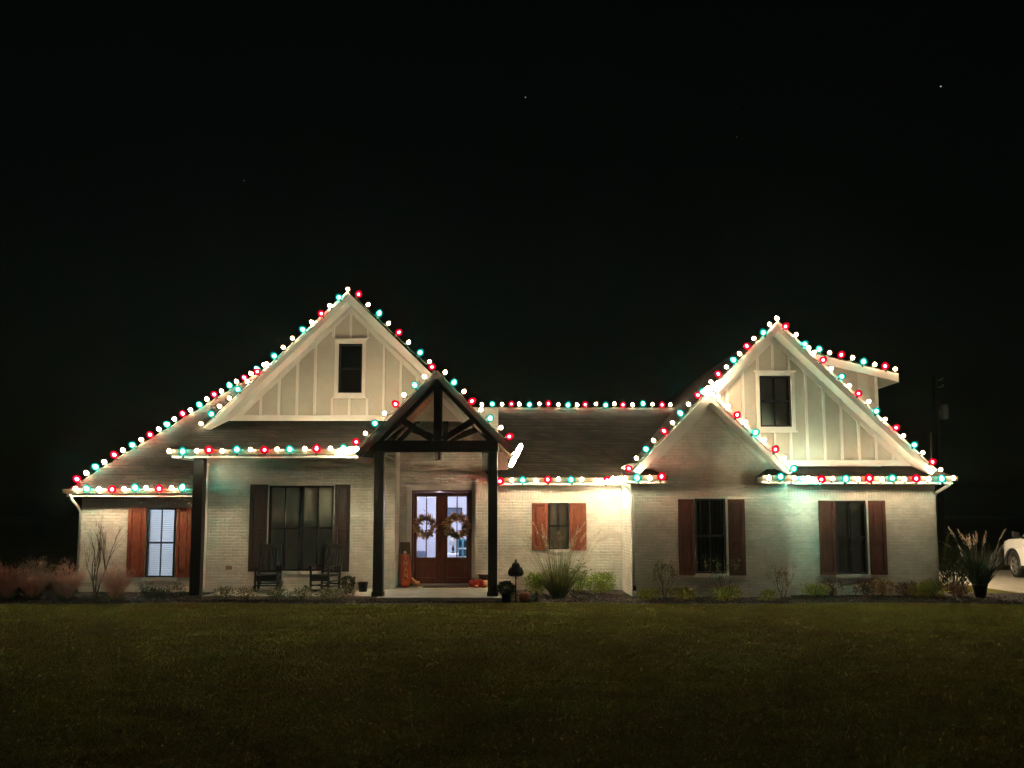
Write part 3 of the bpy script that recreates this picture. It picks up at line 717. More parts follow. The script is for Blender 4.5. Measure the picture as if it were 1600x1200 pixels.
# ---- downspouts and fittings
def spout(pts, r=.038): return hp(MB().tube(pts, r, 8), 'downspout', 'white_trim', smooth=True)
xs_ = PX(989, YB, 850)
spout([(PX(967, 21.2, 762), 20.9, zMe - .02), (PX(967, 20.6, 765), 20.3, zMe - .10), (xs_ - .10, YB + .05, zMe - .25), (xs_ + .0, YB - .045, zMe - .42), (xs_ + .02, YB - .045, .2)])
hp(MB().tube([(xs_ + .02, YB - .045, .2), (xs_ + .02, YB - .045, .08)], .042, 8), 'drain_boot', 'metal_black')
hp(MB().tube([(xs_ + .02, YB - .045, .08), (xs_ + .02, YB - .06, -.02)], .038, 8), 'downspout', 'white_trim')
spout([(Ce.x + .12, 20.7, zLe - .02), (Ce.x + .13, 20.72, zLe - .15), (xL - .06, 21.1, zLe - .34), (xL - .05, 21.25, zLe - .5), (xL - .05, 21.25, 0)])
spout([(xr1 - .12, ye + .0, zRe - .02), (xr1 - .12, ye + .05, zRe - .12), (xR1 + .07, YR + .1, zRe - .32), (xR1 + .06, YR + .15, zRe - .45), (xR1 + .06, YR + .15, 0)])
hp(MB().tube([(xR1 + .04, 21.4, .2), (xR1 + .04, 21.4, zRe - .05)], .03, 8), 'conduit', 'metal_black')
hp(MB().box(xR1 + .002, xR1 + .12, 21.3, 21.6, 1.2, 1.7), 'meter_box', 'metal_black', bevel=.01)
hp(MB().tube([P(1457, 740, 24.0), P(1454.5, 676, 24.0)], .03, 8), 'service_mast', 'metal_black')
vb = R(353, 363, 884, 890, YW); hp(MB().box(vb[0], vb[1], YW-.03, YW-.002, vb[2], vb[3]), 'wall_vent', 'plank')
hp(MB().box(xC-.002, xC+.004, YW + .35, YW + .42, .7, .85), 'bell_button', 'metal_black')

# ---- rooms behind the lit glass
def shell(x0, x1, y0, y1, z0, z1, m, name='room_lining'):
    mb = MB()
    for a in ((x0-.05, x0, y0, y1, z0, z1), (x1, x1+.05, y0, y1, z0, z1), (x0-.05, x1+.05, y1, y1+.05, z0, z1), (x0-.05, x1+.05, y0, y1+.05, z0-.05, z0-.002), (x0-.05, x1+.05, y0, y1+.05, z1+.002, z1+.05)): mb.box(*a)
    return hp(mb, name, m)
M['lav'] = mat('pale lavender wall paint', (.58, .58, .66), (.55, .55, .63), 2, .7, .03)
M['room_white'] = mat('white room paint', (.72, .72, .72), (.69, .69, .69), 2, .7, .02)
shell(xL + .26, xP - .1, YW + .26, 24.6, .05, zLe - .12, 'room_white')
shell(dx0 - .45, dx1 + .35, YD + .26, 26.4, .0, 2.75, 'lav')
def ceiling_lamp(loc, power, col, label):
    o = empty('ceiling_lamp', loc, label=label, cat='lamp')
    MB().lathe([(.01, 0), (.16, -.01), (.17, -.03), (.02, -.03)], 14, loc).build('base', 'room_white', o)
    MB().lathe([(.15, -.032), (.14, -.07), (.08, -.10), (.01, -.11)], 14, loc).build('globe', emitmat('lamp globe', col, 6), o, smooth=True)
    ld = bpy.data.lights.new('lamp_light', 'POINT'); ld.energy = power; ld.color = col; ld.shadow_soft_size = .12
    l = bpy.data.objects.new('lamp_light', ld); COL.objects.link(l); l.parent = o; l.matrix_parent_inverse = WM[o].inverted(); l.location = Vector(loc) + Vector((0, 0, -.25))
ceiling_lamp((wl[0] - .3, 22.7, zLe - .13), 130, (.62, .74, 1.0), 'round ceiling lamp glowing behind the left wing window blind')
ceiling_lamp(((dx0+dx1)/2 - .2, 23.6, 2.74), 170, (.74, .78, 1.0), 'round ceiling lamp lighting the hallway behind the front doors')
# hallway furniture seen through the glass
yb_ = 26.38
M['teal_paint'] = mat('teal cupboard paint', (.10, .28, .34), None, 3, .5, .05)
M['grey_cloth'] = mat('slate fabric', (.10, .12, .16), (.07, .085, .12), 9, .9, .2)
def PB(px, py): return P(px, py, yb_)
c = empty('display_cabinet', (PX(722, 26, 850), 26.1, 0), label='teal glass door cabinet at the back of the hallway', cat='cabinet')
x0, x1 = PX(714, 26), PX(733, 26); zt = PZ(842, 26)
MB().box(x0, x0+.05, 25.95, yb_, .005, zt).box(x1-.05, x1, 25.95, yb_, .005, zt).box(x0+.05, x1-.05, 25.95, yb_, zt-.05, zt).box(x0+.05, x1-.05, 25.95, yb_, .005, .25).box(x0+.05, x1-.05, 26.3, yb_, .25, zt-.05).build('carcass', 'teal_paint', c)
for k in range(2): MB().box(x0+.05, x1-.05, 25.96, 26.3, .25+(zt-.3)*(k+1)/3, .28+(zt-.3)*(k+1)/3).build('shelf', 'room_white', c)
MB().box((x0+x1)/2-.02, (x0+x1)/2+.02, 25.95, 25.98, .25, zt-.05).build('mullion', 'teal_paint', c)
c = empty('picture', (PX(708, yb_), yb_, 2), label='dark square picture on the hallway back wall', cat='picture')
r_ = R(697, 722, 793, 812, 26.3); MB().box(r_[0], r_[1], 26.35, yb_, r_[2], r_[3]).build('frame', 'metal_black', c, bevel=.01); MB().box(r_[0]+.04, r_[1]-.04, 26.335, 26.349, r_[2]+.04, r_[3]-.04).build('canvas', 'grey_cloth', c)
c = empty('console_table', (PX(706, 25), 25, 0), label='small white hallway table under the lamp', cat='table')
tx0, tx1 = PX(699, 24.6), PX(716, 24.6)
MB().box(tx0, tx1, 24.6, 25.0, .70, .74).build('top', 'room_white', c)
for a in (tx0+.02, tx1-.05):
    for b in (24.62, 24.95): MB().box(a, a+.03, b, b+.03, 0.005, .699).build('leg', 'room_white', c)
c = empty('table_lamp', ((tx0+tx1)/2, 24.8, .742), label='table lamp with white drum shade behind the right door glass', cat='lamp')
MB().lathe([(.07, 0), (.07, .02), (.02, .04), (.05, .12), (.02, .22), (.012, .30)], 12, ((tx0+tx1)/2, 24.8, .742)).build('base', 'metal_black', c, smooth=True)
MB().lathe([(.13, .25), (.12, .52)], 16, ((tx0+tx1)/2, 24.8, .742)).build('lamp_shade', 'blind', c, smooth=True)
c = empty('armchair', (PX(656, 24.4), 24.6, 0), label='slate grey armchair low behind the left door glass', cat='chair')
ax0, ax1 = dx0 - .40, PX(662, 24.4); MB().box(ax0, ax1, 24.2, 24.9, .12, .45).build('seat', 'grey_cloth', c, bevel=.04); MB().box(ax0, ax1, 24.92, 25.1, .12, .80).build('backrest', 'grey_cloth', c, bevel=.04)
for a in (ax0+.03, ax1-.09):
    for b in (24.24, 24.95): MB().box(a, a+.05, b, b+.05, .005, .118).build('leg', 'metal_black', c)

# ------------------------------------------------------------------ the light strings
def bulb_mesh(name, m):
    return MB().lathe([(.012, -.062), (.05, -.05), (.072, -.018), (.074, .014), (.062, .046), (.038, .074), (.008, .09)], 9).mesh(name, M[m], smooth=True)
BM = {'W': bulb_mesh('bulb', 'bulb_white'), 'T': bulb_mesh('bulb', 'bulb_teal'), 'R': bulb_mesh('bulb', 'bulb_red')}
BM.update({'A': bulb_mesh('bulb', 'strong_white'), 'B': bulb_mesh('bulb', 'strong_teal'), 'C': bulb_mesh('bulb', 'strong_red'), 'w': bulb_mesh('bulb', 'bunch_white'), 't': bulb_mesh('bulb', 'bunch_teal'), 'r': bulb_mesh('bulb', 'bunch_red')})
SOCK = MB().lathe([(.016, -.105), (.024, -.095), (.024, -.053), (.014, -.050)], 7).mesh('socket', M['cord'])
SG = 'strings of red, teal and warm white bulbs on the roof edges'
def bulb(p, c, par, up=(0, 0, 1), s=1.0):
    o = bpy.data.objects.new('bulb', BM[c]); COL.objects.link(o); o.parent = par; o.matrix_parent_inverse = WM[par].inverted()
    o.location = p; o.rotation_euler = Vector(up).to_track_quat('Z', 'Y').to_euler(); s *= 1.36 if c in 'TRBC' else .9 if c in 'WA' else 1.0; o.scale = (s, s, s * random.uniform(.95, 1.1))  # coloured bulbs enlarged so their rims read as halo
    k = bpy.data.objects.new('socket', SOCK); COL.objects.link(k); k.parent = o
    return o
def string(pts, cols, label, up=(0, 0, 1), bunch=None, s=None):
    st = empty('light_string', pts[0], label=label, cat='string lights', group=SG)
    n = len(pts); up = Vector(up).normalized(); cord = []; s = s or (1.0 if up.z > .9 else .9)
    for i, p in enumerate(pts):
        u = (up + Vector((random.uniform(-.45, .45), random.uniform(-.45, .2), random.uniform(-.2, .1)))).normalized()
        p = Vector(p) + Vector((random.uniform(-.028, .028), 0, random.uniform(-.024, .02)))
        bulb(p, cols[i % len(cols)], st, u, s)
        cord.append(p - u * .10)
        if i < n - 1: cord.append((p + Vector(pts[i+1])) / 2 - up * .115)
    MB().tube(cord, .009, 5).build('cord', 'cord', st)
    for (c, d, L, k, cc) in (bunch or ()):
        thin = .35 if k > 30 else 1.0
        d = Vector(d).normalized()
        loop = []
        for i in range(k):
            q = Vector(c) + d * (L * (i / max(1, k - 1) - .5)) + Vector((random.uniform(-.035, .035) * thin, random.uniform(-.07, .0), random.uniform(-.03, .03) * thin))
            u = Vector((random.uniform(-1, 1) * thin, random.uniform(-1, -.2), random.uniform(-.6, 1) * thin)).normalized()
            bulb(q, cc[i % len(cc)].lower(), st, u, .85 if thin == 1 else .72); loop.append(q - u * .10)
        MB().tube(loop, .007, 5).build('cord', 'cord', st)
    return st
def line(a, b, n): a, b = Vector(a), Vector(b); return [a.lerp(b, i / (n - 1)) for i in range(n)]
lift = Vector((0, 0, .10))
# along the hip: pixel 127 to 410
tt = lambda px: ((px - 800) * Ce.y / F - Ce.x) / (1 - (px - 800) / F)
string([hip(t) + Vector((-.05, -.05, .09)) for t in [tt(125) + (tt(412) - tt(125)) * i / 23 for i in range(24)]], 'CABA', 'string of bulbs climbing the long hip of the left roof', up=(-.5, -.5, .8), s=1.0)
yl = 20.50
string(line(P(118, 765, yl), P(285, 763, yl), 10), 'ABAC', 'short row of bulbs on the low left gutter above the blue lit window')
yl = 19.23
string(line(P(265, 705, yl), P(538, 702, yl), 14), 'WTWR', 'row of bulbs along the porch gutter above the rocking chairs', bunch=((P(543, 705, yl - .06), (1, 0, .2), .42, 22, 'WWTWWWRWW'),))
yl = YG - .09; nl = Vector((-.7, 0, .72))
string([p for p in line(P(543, 451, yl), P(315, 661, yl), 17)], 'WTWRWTW', 'string of bulbs on the left rake of the tall porch gable', up=nl)
string(line(P(560, 461, yl), P(672, 566, yl), 8), 'RWTWRWTW'[::1], 'string of bulbs on the right rake of the tall porch gable', up=(.7, 0, .72))
yl = YF - .33
string(line(P(677, 573, yl), P(557, 692, yl), 9), 'RWTWRWTWR'[0:1] + 'WTWRWTWR', 'string of bulbs on the left rake of the dark entry gable', up=nl)
string(line(P(695, 583, yl), P(795, 683, yl), 8), 'WTWRWTWR', 'string of bulbs on the right rake of the entry gable ending in a bright bunch', up=(.7, 0, .72), bunch=((P(806, 712, 19.75), (.45, 0, .9), .52, 34, 'WWWWWTWWW'),))
yl = yr - .03
string(line(P(754, 632, yl), P(1048, 632, yl), 21), 'WTWR', 'straight row of bulbs along the low middle ridge')
yl = 21.08
string(line(P(781, 751, yl), P(948, 750, yl), 10), 'RWTWRWTWW', 'bright row of bulbs on the gutter beside the entry above the small window', bunch=((P(955, 751, yl - .05), (1, -.4, .1), .46, 10, 'WWTWRWWW'),))
yl = 19.20
string(line(P(976, 747, yl), P(1034, 746, yl), 4), 'WTWR', 'four bulbs on the short left eave return of the small brick gable')
yl = YBG - .10
pts = line(P(981.5, 731, yl), P(1104, 604, yl + .3), 10)[:9] + [P(1098, 611, yl + .2)]
string(pts, 'RWTWRWTWRT', 'string of bulbs up the left rake of the small brick gable', up=nl, bunch=((P(1111, 606, yl + .05), (1, 0, .6), .34, 16, 'WWTWWRWWW'),))
yl = YRG - .09
string(line(P(1111, 597, yl), P(1214, 497, yl), 10), 'WRWTWRWTWW', 'string of bulbs on the left rake of the right gable up to its peak', up=nl)
yl = YBG - .10
string(line(P(1121, 620, yl), P(1241, 731, yl), 9), 'WWRWTWRWT', 'string of bulbs on the right rake of the small brick gable', up=(.7, 0, .72))
yl = YRG - .09
string(line(P(1229, 511, yl), P(1470, 734, yl), 18), 'RWTWRWTWRWTWRWTWRW', 'string of bulbs down the right rake of the right gable', up=(.7, 0, .72))
string(line(P(1263, 543, yd - .1), P(1400, 577, yd - .1), 9), 'WTWRWTWRW', 'string of bulbs along the sloping roof edge of the side dormer')
yl = 19.19
string(line(P(1200, 747, yl), P(1241, 746, yl), 3), 'WTW', 'three bulbs on the short right eave return of the small brick gable')
yl = ye - .23
string(line(P(1284, 749, yl), P(1489, 748, yl), 12), 'RWTWRWTWRWTW', 'row of bulbs along the far right gutter above the shuttered window', bunch=((P(1264, 749, yl), (1, 0, -.2), .26, 4, 'TWTT'),))

# ------------------------------------------------------------------ porch things
def rocker(loc, rz, label):
    o = empty('rocking_chair', loc, rz, label=label, cat='rocking chair', group='black rocking chairs on the porch')
    m = 'dull_black'; b = lambda mb, n, **k: mb.build(n, m, o, world=False, **k)
    W = .27
    b(MB().box(-W-.02, W+.02, -.27, .22, .40, .445), 'seat', bevel=.008); b(MB().box(-W, W, -.25, -.22, .31, .40), 'apron')
    for sx in (-1, 1):
        b(MB().tube([(sx*W, -.24, .05), (sx*W, -.24, .62)], .03, 8), 'leg')
        b(MB().tube([(sx*W, .20, .05), (sx*W, .22, .42), (sx*(W-.01), .38, 1.17), (sx*(W-.01), .395, 1.22)], [.03, .032, .027, .012], 8), 'leg')
        pts = [(sx*W, -.46 + 1.0*t, .025 + .16*(2*t-.95)**2) for t in [i/10 for i in range(11)]]
        b(MB().tube(pts, .03, 6), 'rocker')
        b(MB().hull([(sx*W-.045, -.30, .62), (sx*W+.045, -.30, .62), (sx*W+.03, .26, .64), (sx*W-.03, .26, .64)], (0, 0, .025)), 'armrest', bevel=.006)
        for z in (.16, .28): b(MB().tube([(sx*W, -.24, z), (sx*W, .21, z)], .018, 6), 'stretcher')
    for z in (.18, .30): b(MB().tube([(-W, -.24, z), (W, -.24, z)], .018, 6), 'stretcher')
    b(MB().tube([(-W, .21, .2), (W, .21, .2)], .018, 6), 'stretcher')
    b(MB().hull([(-W+.01, .355, 1.07), (W-.01, .355, 1.07), (W-.01, .378, 1.17), (.0, .383, 1.19), (-W+.01, .378, 1.17)], (0, .025, 0)), 'top_rail')
    b(MB().beam((-W+.01, .25, .50), (W-.01, .25, .50), .07, .03), 'bottom_rail')
    for i in range(5):
        x = -.18 + .09*i; b(MB().beam((x, .25, .51), (x, .365, 1.08), .06, .018), 'slat')
    return o
rocker((PX(418, 20.35, 900), 20.4, -.004), rad(8), 'left black rocking chair, facing the lawn squarely before the porch window')
rocker((PX(508, 20.35, 900), 20.4, -.004), rad(-24), 'right black rocking chair, turned aside, beside the round potted shrub')
def pot(mb, c, r0, r1, h): return mb.lathe([(r0, 0), (r0*1.02, .01), (r1, h*.9), (r1*1.08, h*.91), (r1*1.08, h), (r1*.9, h), (r1*.85, h*.85)], 16, c)
def leaf_ball(mb, c, r, n, ln, w, zs=1.0, hollow=.45):
    c = Vector(c)
    for _ in range(n):
        d = Vector((random.gauss(0, 1), random.gauss(0, 1), random.gauss(0, 1))).normalized()
        k = (hollow + (1 - hollow) * random.random() ** .6) * (.82 + .25 * noise.noise(d * 2.2 + c))
        p = c + Vector((d.x * r[0], d.y * r[1], d.z * r[2])) * k
        dd = (d + Vector((random.uniform(-.8, .8), random.uniform(-.8, .8), random.uniform(-.4, .8)))).normalized()
        mb.leaf(p, dd, ln * random.uniform(.6, 1.2), w * random.uniform(.7, 1.2))
def potted(name, px, Y, z, potc, r0, r1, h, ball, leafm, label, n=500):
    x = PX(px, Y, 910); o = empty(name, (x, Y, z), label=label, cat='potted plant')
    pot(MB(), (x, Y, z), r0, r1, h).build('pot', potc, o, smooth=True)
    mb = MB(); leaf_ball(mb, (x, Y, z + h + ball[2]*.75), ball, n, .07, .035); mb.build('leaves', leafm, o)
    mb = MB()
    for i in range(7): a = i * .9; mb.tube([(x, Y, z + h*.8), (x + .6*ball[0]*math.cos(a), Y + .6*ball[1]*math.sin(a), z + h + ball[2]*.9)], .006, 4)
    mb.build('stem', 'stem', o)
    return o
potted('potted_shrub', 544, 20.1, -.004, 'metal_black', .10, .14, .16, (.20, .18, .15), 'leaf_dark', 'round dark green shrub in a pot beside the right rocking chair')
x = PX(567, 20.5, 915); o = empty('planter', (x, 20.5, -.004), label='small empty dark planter against the porch wall', cat='planter'); pot(MB(), (x, 20.5, -.004), .10, .13, .24).build('pot', 'metal_black', o, smooth=True); MB().lathe([(.105, .19), (.0, .20)], 14, (x, 20.5, -.004)).build('soil', 'mulch', o)
# lantern hanging in the entry
lx, ly = PX(685, 20.4, 712), 20.4; lz = PZ(719, ly)
o = empty('hanging_lantern', (lx, ly, lz), label='small black unlit lantern hanging under the entry gable', cat='lantern')
MB().tube([(lx, ly, lz + .30), (lx, ly, EA.z - .18)], .008, 6).build('chain', 'metal_black', o)
MB().lathe([(.085, 0), (.085, .015), (.02, .02)], 4, (lx, ly, lz)).build('base', 'metal_black', o); MB().lathe([(.10, .20), (.10, .21), (.03, .28), (.012, .30)], 4, (lx, ly, lz)).build('cap', 'metal_black', o)
for k in range(4): a = k * math.pi / 2; MB().tube([(lx + .078*math.cos(a), ly + .078*math.sin(a), lz+.015), (lx + .078*math.cos(a), ly + .078*math.sin(a), lz+.20)], .006, 4).build('bar', 'metal_black', o)
MB().lathe([(.06, .02), (.06, .195)], 4, (lx, ly, lz)).build('glass', 'glass', o)
# wreaths
M['wl1'] = mat('russet wreath leaf', (.55, .24, .08), (.26, .10, .04), 14, .7, 0, transl=.2)
M['wl2'] = mat('olive wreath leaf', (.30, .22, .09), (.14, .09, .04), 14, .7, 0, transl=.2)
M['cream'] = mat('cream gourd', (.66, .50, .28), (.50, .32, .16), 8, .6, .1)
def wreath(px, py, rr, label, mats, gourds, tail):
    yy = YD - .02; c = P(px, py, yy); o = empty('wreath', c, label=label, cat='wreath', group='autumn wreaths on the front doors')
    MB().tube([c + Vector((rr*math.cos(t), 0, rr*math.sin(t))) for t in [i*math.pi/12 for i in range(25)]], .03, 6, cap=False).build('ring', 'stem', o)
    for m in mats:
        mb = MB()
        for _ in range(300):
            t = random.uniform(0, 6.283); q = c + Vector((math.cos(t), 0, math.sin(t))) * (rr + random.gauss(0, .05)) + Vector((0, random.uniform(-.07, -.01), 0))
            d = Vector((math.cos(t + random.uniform(.3, 1.3)), random.uniform(-.5, .1), math.sin(t + random.uniform(.3, 1.3))))
            mb.leaf(q, d, random.uniform(.07, .15), random.uniform(.03, .05))
        mb.build('leaves', m, o)
    for k in range(gourds):
        t = k * 6.283 / gourds + .5; q = c + Vector((math.cos(t)*rr, -.085, math.sin(t)*rr))
        MB().lathe([(.005, -.03), (.03, -.024), (.037, 0), (.028, .024), (.006, .03)], 10, q).build('gourd', 'cream', o, smooth=True)
    if tail:
        mb = MB()
        for k in range(26):
            sx = random.choice((-1, 1)); q = c + Vector((sx*random.uniform(.03, .2), -.03, -rr - random.uniform(-.02, .07))); mb.leaf(q, (sx*.3, -.1, -1), .07, .03)
        mb.build('ribbon', 'wl1', o)
wreath(664, 822, .20, 'looser autumn leaf wreath on the left front door', ('wl1', 'wl2'), 0, True)
wreath(714, 822, .22, 'fuller autumn wreath with cream gourds on the right front door', ('wl2', 'wl2', 'wl1'), 7, False)
# doormat
ma, mb_ = PX(662, YD - .3, 916), PX(733, YD - .3, 916)
o = empty('doormat', ((ma+mb_)/2, YD - .35, 0), label='dark doormat with a scalloped edge in front of the doors', cat='doormat'); MB().box(ma, mb_, YD-.55, YD-.14, .001, .014).build('mat', 'metal_black', o)
mm = MB()
for i in range(16): mm.lathe([(.038, .001), (.038, .012)], 8, (ma + (mb_-ma)*(i+.5)/16, YD-.56, 0))
mm.build('scalloped_edge', 'plank', o, kind='stuff')
# welcome board with pumpkins
M['board_brown'] = mat('weathered board', (.10, .07, .035), (.055, .038, .02), 8, .8, .3, stretch=(6, 6, 1))
M['board_orange'] = mat('orange paint', (.52, .10, .045), (.45, .08, .035), 5, .6, .1)
M['letter'] = mat('pale yellow letter paint', (.70, .50, .20), (.66, .45, .17), 8, .6, 0)
ys_ = YD - .14; o = empty('porch_sign', P(634, 915, ys_), label='tall leaning orange board with THAN lettered downwards by the left door', cat='sign')
def SB(l0, l1, l2, l3, yb, yt, d): return MB().hull([P(*l0, yb), P(*l1, yb), P(*l2, yt), P(*l3, yt)], (0, d, 0))
SB((625, 915), (645, 915), (640.5, 847), (625.5, 847), ys_ - .02, ys_ + .05, .025).build('board', 'board_brown', o)
SB((626, 912), (644, 912), (640, 866), (626, 866), ys_ - .045, ys_ + .0, .02).build('orange_panel', 'board_orange', o)
for ch, py in zip('THAN', (871.5, 880.5, 890, 899.5)):
    cu = bpy.data.curves.new('letter', 'FONT'); cu.body = ch; cu.size = .185; cu.extrude = .006; cu.align_x = 'CENTER'; cu.align_y = 'CENTER'
    to = bpy.data.objects.new('letter', cu); COL.objects.link(to); bpy.context.view_layer.update()
    me = bpy.data.meshes.new_from_object(to); bpy.data.objects.remove(to); me.materials.clear(); me.materials.append(M['letter'])
    lo = bpy.data.objects.new('letter', me); COL.objects.link(lo); lo.parent = o; lo.matrix_parent_inverse = WM[o].inverted()
    k = (912 - py) / 46; lo.location = P(634.3 - .8*k, py, ys_ - .045 + .045*k - .008); lo.rotation_euler = (rad(86), 0, rad(2)); lo.scale = (.78, 1, 1)
mm = MB(); fc = P(633, 863, ys_ - .03)
for k in range(9): a = k * .7; mm.leaf(fc, (math.cos(a), -.4, math.sin(a)), .06, .04)
mm.build('bow', 'room_white', o)
def pumpkin(loc, r, h, m, label, lean=0, stem=True, name='pumpkin'):
    o = empty(name, loc, label=label, cat='pumpkin')
    MB().lathe([(.03*r/.2, .02*h), (r*.62, 0), (r*.92, h*.2), (r, h*.48), (r*.9, h*.78), (r*.55, h*.97), (r*.15, h*.93)], 32, loc, rib=.10, ribn=8).build('body', m, o, smooth=True)
    if stem: l = Vector(loc); MB().tube([l + Vector((0, 0, h*.9)), l + Vector((.01, 0, h*1.08)), l + Vector((.03+lean, -.01, h*1.22))], [r*.13, r*.09, r*.08], 7).build('stem', 'pumpkin_stem', o)
    return o
pumpkin(P(633, 917.5, YD - .42), .135, .22, 'pumpkin', 'large orange pumpkin at the foot of the lettered board').location
gx = P(653, 916.5, YD - .40); o = empty('gourd', gx, label='pale long necked gourd leaning beside the large orange pumpkin', cat='gourd')
gx.z = .0
MB().tube([gx + Vector((.05, 0, .075)), gx + Vector((.02, 0, .085)), gx + Vector((-.06, 0, .10)), gx + Vector((-.13, .02, .18)), gx + Vector((-.17, .03, .25))], [.03, .075, .07, .038, .025], 12).build('body', 'pumpkin_pale', o, smooth=True)
MB().tube([gx + Vector((-.17, .03, .25)), gx + Vector((-.19, .03, .29))], [.014, .01], 6).build('stem', 'pumpkin_stem', o)
pz = YD - .45
for px, dy, r, h, m, lb in ((739, .10, .125, .20, 'pumpkin_red', 'largest red pumpkin of the heap right of the doors'), (748.5, .02, .125, .22, 'pumpkin_red', 'red ribbed pumpkin in the middle of the heap by the post'),
        (745, -.22, .055, .085, 'pumpkin_pale', 'tiny pale pumpkin in front of the red ones'), (756, -.12, .08, .12, 'pumpkin', 'small orange pumpkin low in front of the potted twigs'), (758, .04, .10, .19, 'pumpkin_pale', 'peach coloured pumpkin at the back of the heap beside the dark post')):
    p = P(px, 917, pz + dy); pumpkin((p.x, pz + dy, .0), r, h, m, lb)
# twigs in a basket behind the post
bx_ = P(756, 900, YD - .25); o = empty('dried_arrangement', (bx_.x, bx_.y, 0), label='basket of tall dried twigs and leaves behind the right entry post', cat='arrangement')
pot(MB(), (bx_.x, bx_.y, 0.0), .13, .17, .34).build('basket', 'board_brown', o, smooth=True)
mb = MB(); ml = MB()
for i in range(16):
    a = random.uniform(0, 6.28); h = random.uniform(.5, 1.05); e = Vector((bx_.x + .22*math.cos(a)*h, bx_.y + .12*math.sin(a)*h, .3 + h))
    mb.tube([(bx_.x, bx_.y, .25), ((bx_.x + e.x)/2, (bx_.y + e.y)/2, .32 + h*.55), e], [.006, .005, .003], 4)
    for k in range(8): ml.leaf(Vector((bx_.x, bx_.y, .3)).lerp(e, random.uniform(.3, 1)), (random.uniform(-1, 1), random.uniform(-1, 1), random.uniform(-.2, 1)), .10, .03)
mb.build('stem', 'stem', o); ml.build('leaves', 'leaf_grey', o)
# silhouetted pieces right of the entry post
potted('potted_mum', 791.5, 18.95, -.10, 'metal_black', .10, .125, .21, (.235, .2, .155), 'leaf_dark', 'dark round bushy plant in a black pot right of the entry post', n=900)
x = PX(806, 18.95, 900); yy = 18.95; o = empty('garden_ornament', (x, yy, -.1), label='black domed garden ornament with curled side leaves on a thin post', cat='ornament'); zz = PZ(900, yy)
MB().tube([(x, yy, -.14), (x, yy, zz)], .014, 8).build('post', 'metal_black', o)
MB().lathe([(.03, -.05), (.055, -.045), (.02, -.03)], 10, (x, yy, zz)).build('collar', 'metal_black', o)
MB().lathe([(.02, 0), (.15, .0), (.165, .02), (.15, .03), (.04, .03)], 18, (x, yy, zz)).build('plate', 'metal_black', o, smooth=True)
MB().lathe([(.08, .03), (.13, .08), (.125, .14), (.10, .22), (.10, .255), (.075, .30), (.03, .325), (.02, .345), (.03, .36), (.02, .385), (.004, .395)], 18, (x, yy, zz)).build('dome', 'metal_black', o, smooth=True)
for sg in (-1, 1):
    MB().lathe([(.01, .01), (.055, .03), (.065, .09), (.04, .15), (.012, .20), (.004, .22)], 10, (x + sg*.125, yy, zz)).build('side_leaf', 'metal_black', o, smooth=True)
MB().tube([(x, yy, zz - .06), (x + .08, yy - .03, zz - .07)], .006, 5).build('hook', 'metal_black', o)
p = P(820, 930, 18.95); pumpkin((p.x, 18.95, -.09), .145, .24, 'pumpkin_dark', 'dull orange pumpkin standing on the mulch beside the thin post')

# ------------------------------------------------------------------ plants
def clump(name, px, Y, n, h, spread, bw, label, cat, bm='blade', plume=None, z=-.09, droop=.25, lean=.5, group=None, pl=(.14, .02), x=None):
    x = PX(px, Y, 915) if x is None else x; o = empty(name, (x, Y, z), label=label, cat=cat, group=group); mb = MB(); mp_ = MB()
    for i in range(n):
        a = random.uniform(0, 6.283); r = spread * .35 * math.sqrt(random.random()); t = lean * random.random() ** .8
        p = Vector((x + r*math.cos(a), Y + r*math.sin(a), z)); d = Vector((math.cos(a)*t, math.sin(a)*t, 1))
        L = h * random.uniform(.55, 1.0)
        e = mb.blade(p, d, L, bw * random.uniform(.7, 1.3), droop * random.random() * L)
        if plume and i < plume:
            d2 = (Vector((d.x * random.uniform(1.0, 2.2), d.y, .8))).normalized(); q = p + d.normalized() * h * random.uniform(.72, 1.08)
            mb.tube([p, q], [.004, .0025], 3)
            for k in range(34):
                f = k / 34; w = pl[1] * math.sin(math.pi * min(1, f + .12)); c0 = q + d2 * pl[0] * f
                mp_.leaf(c0 + Vector((random.uniform(-w, w), random.uniform(-w, w), 0)), d2 + Vector((random.uniform(-.5, .5), random.uniform(-.5, .5), 0)), .05, .012)
    mb.build('blades', bm, o)
    if plume: mp_.build('plumes', 'plume', o)
    return o
def muhly(px, Y, label, w=1.0, h=1.0, n=420):
    x = PX(px, Y, 920); o = empty('muhly_grass', (x, Y, -.09), label=label, cat='ornamental grass', group='pink grass clumps by the left corner'); mb = MB(); mh = MB()
    for i in range(n // 2):
        a = random.uniform(0, 6.283); t = random.uniform(.1, .8); r = .13 * math.sqrt(random.random())
        mb.blade((x + r*math.cos(a), Y + r*math.sin(a), -.09), (math.cos(a)*t, math.sin(a)*t, 1), .42 * h * random.uniform(.6, 1.1), .009, .15)
    for i in range(n):
        a = random.uniform(0, 6.283); t = w * .8 * random.random() ** .7; d = Vector((math.cos(a)*t, math.sin(a)*t, 1)).normalized()
        L = h * (1.0 - .55 * t * t) * random.uniform(.55, 1.0); b = Vector((x, Y, -.09)) + Vector((d.x, d.y, 0)) * .1
        q = b + d * L * .45; mh.blade(b, d, L, .004, .1, 3)
        for k in range(9):
            f = random.uniform(.45, 1.0); c0 = b + d * L * f
            mh.leaf(c0, (d.x + random.uniform(-.7, .7), d.y + random.uniform(-.7, .7), random.uniform(.2, 1.2)), random.uniform(.05, .13), .0075)
    mb.build('blades', 'blade', o); mh.build('plumes', 'pink', o); return o
muhly(10, 19.6, 'pink hazy grass clump farthest left in the row', .8, .8); muhly(52, 19.5, 'pink hazy grass clump second from the left', .85, 1.08)
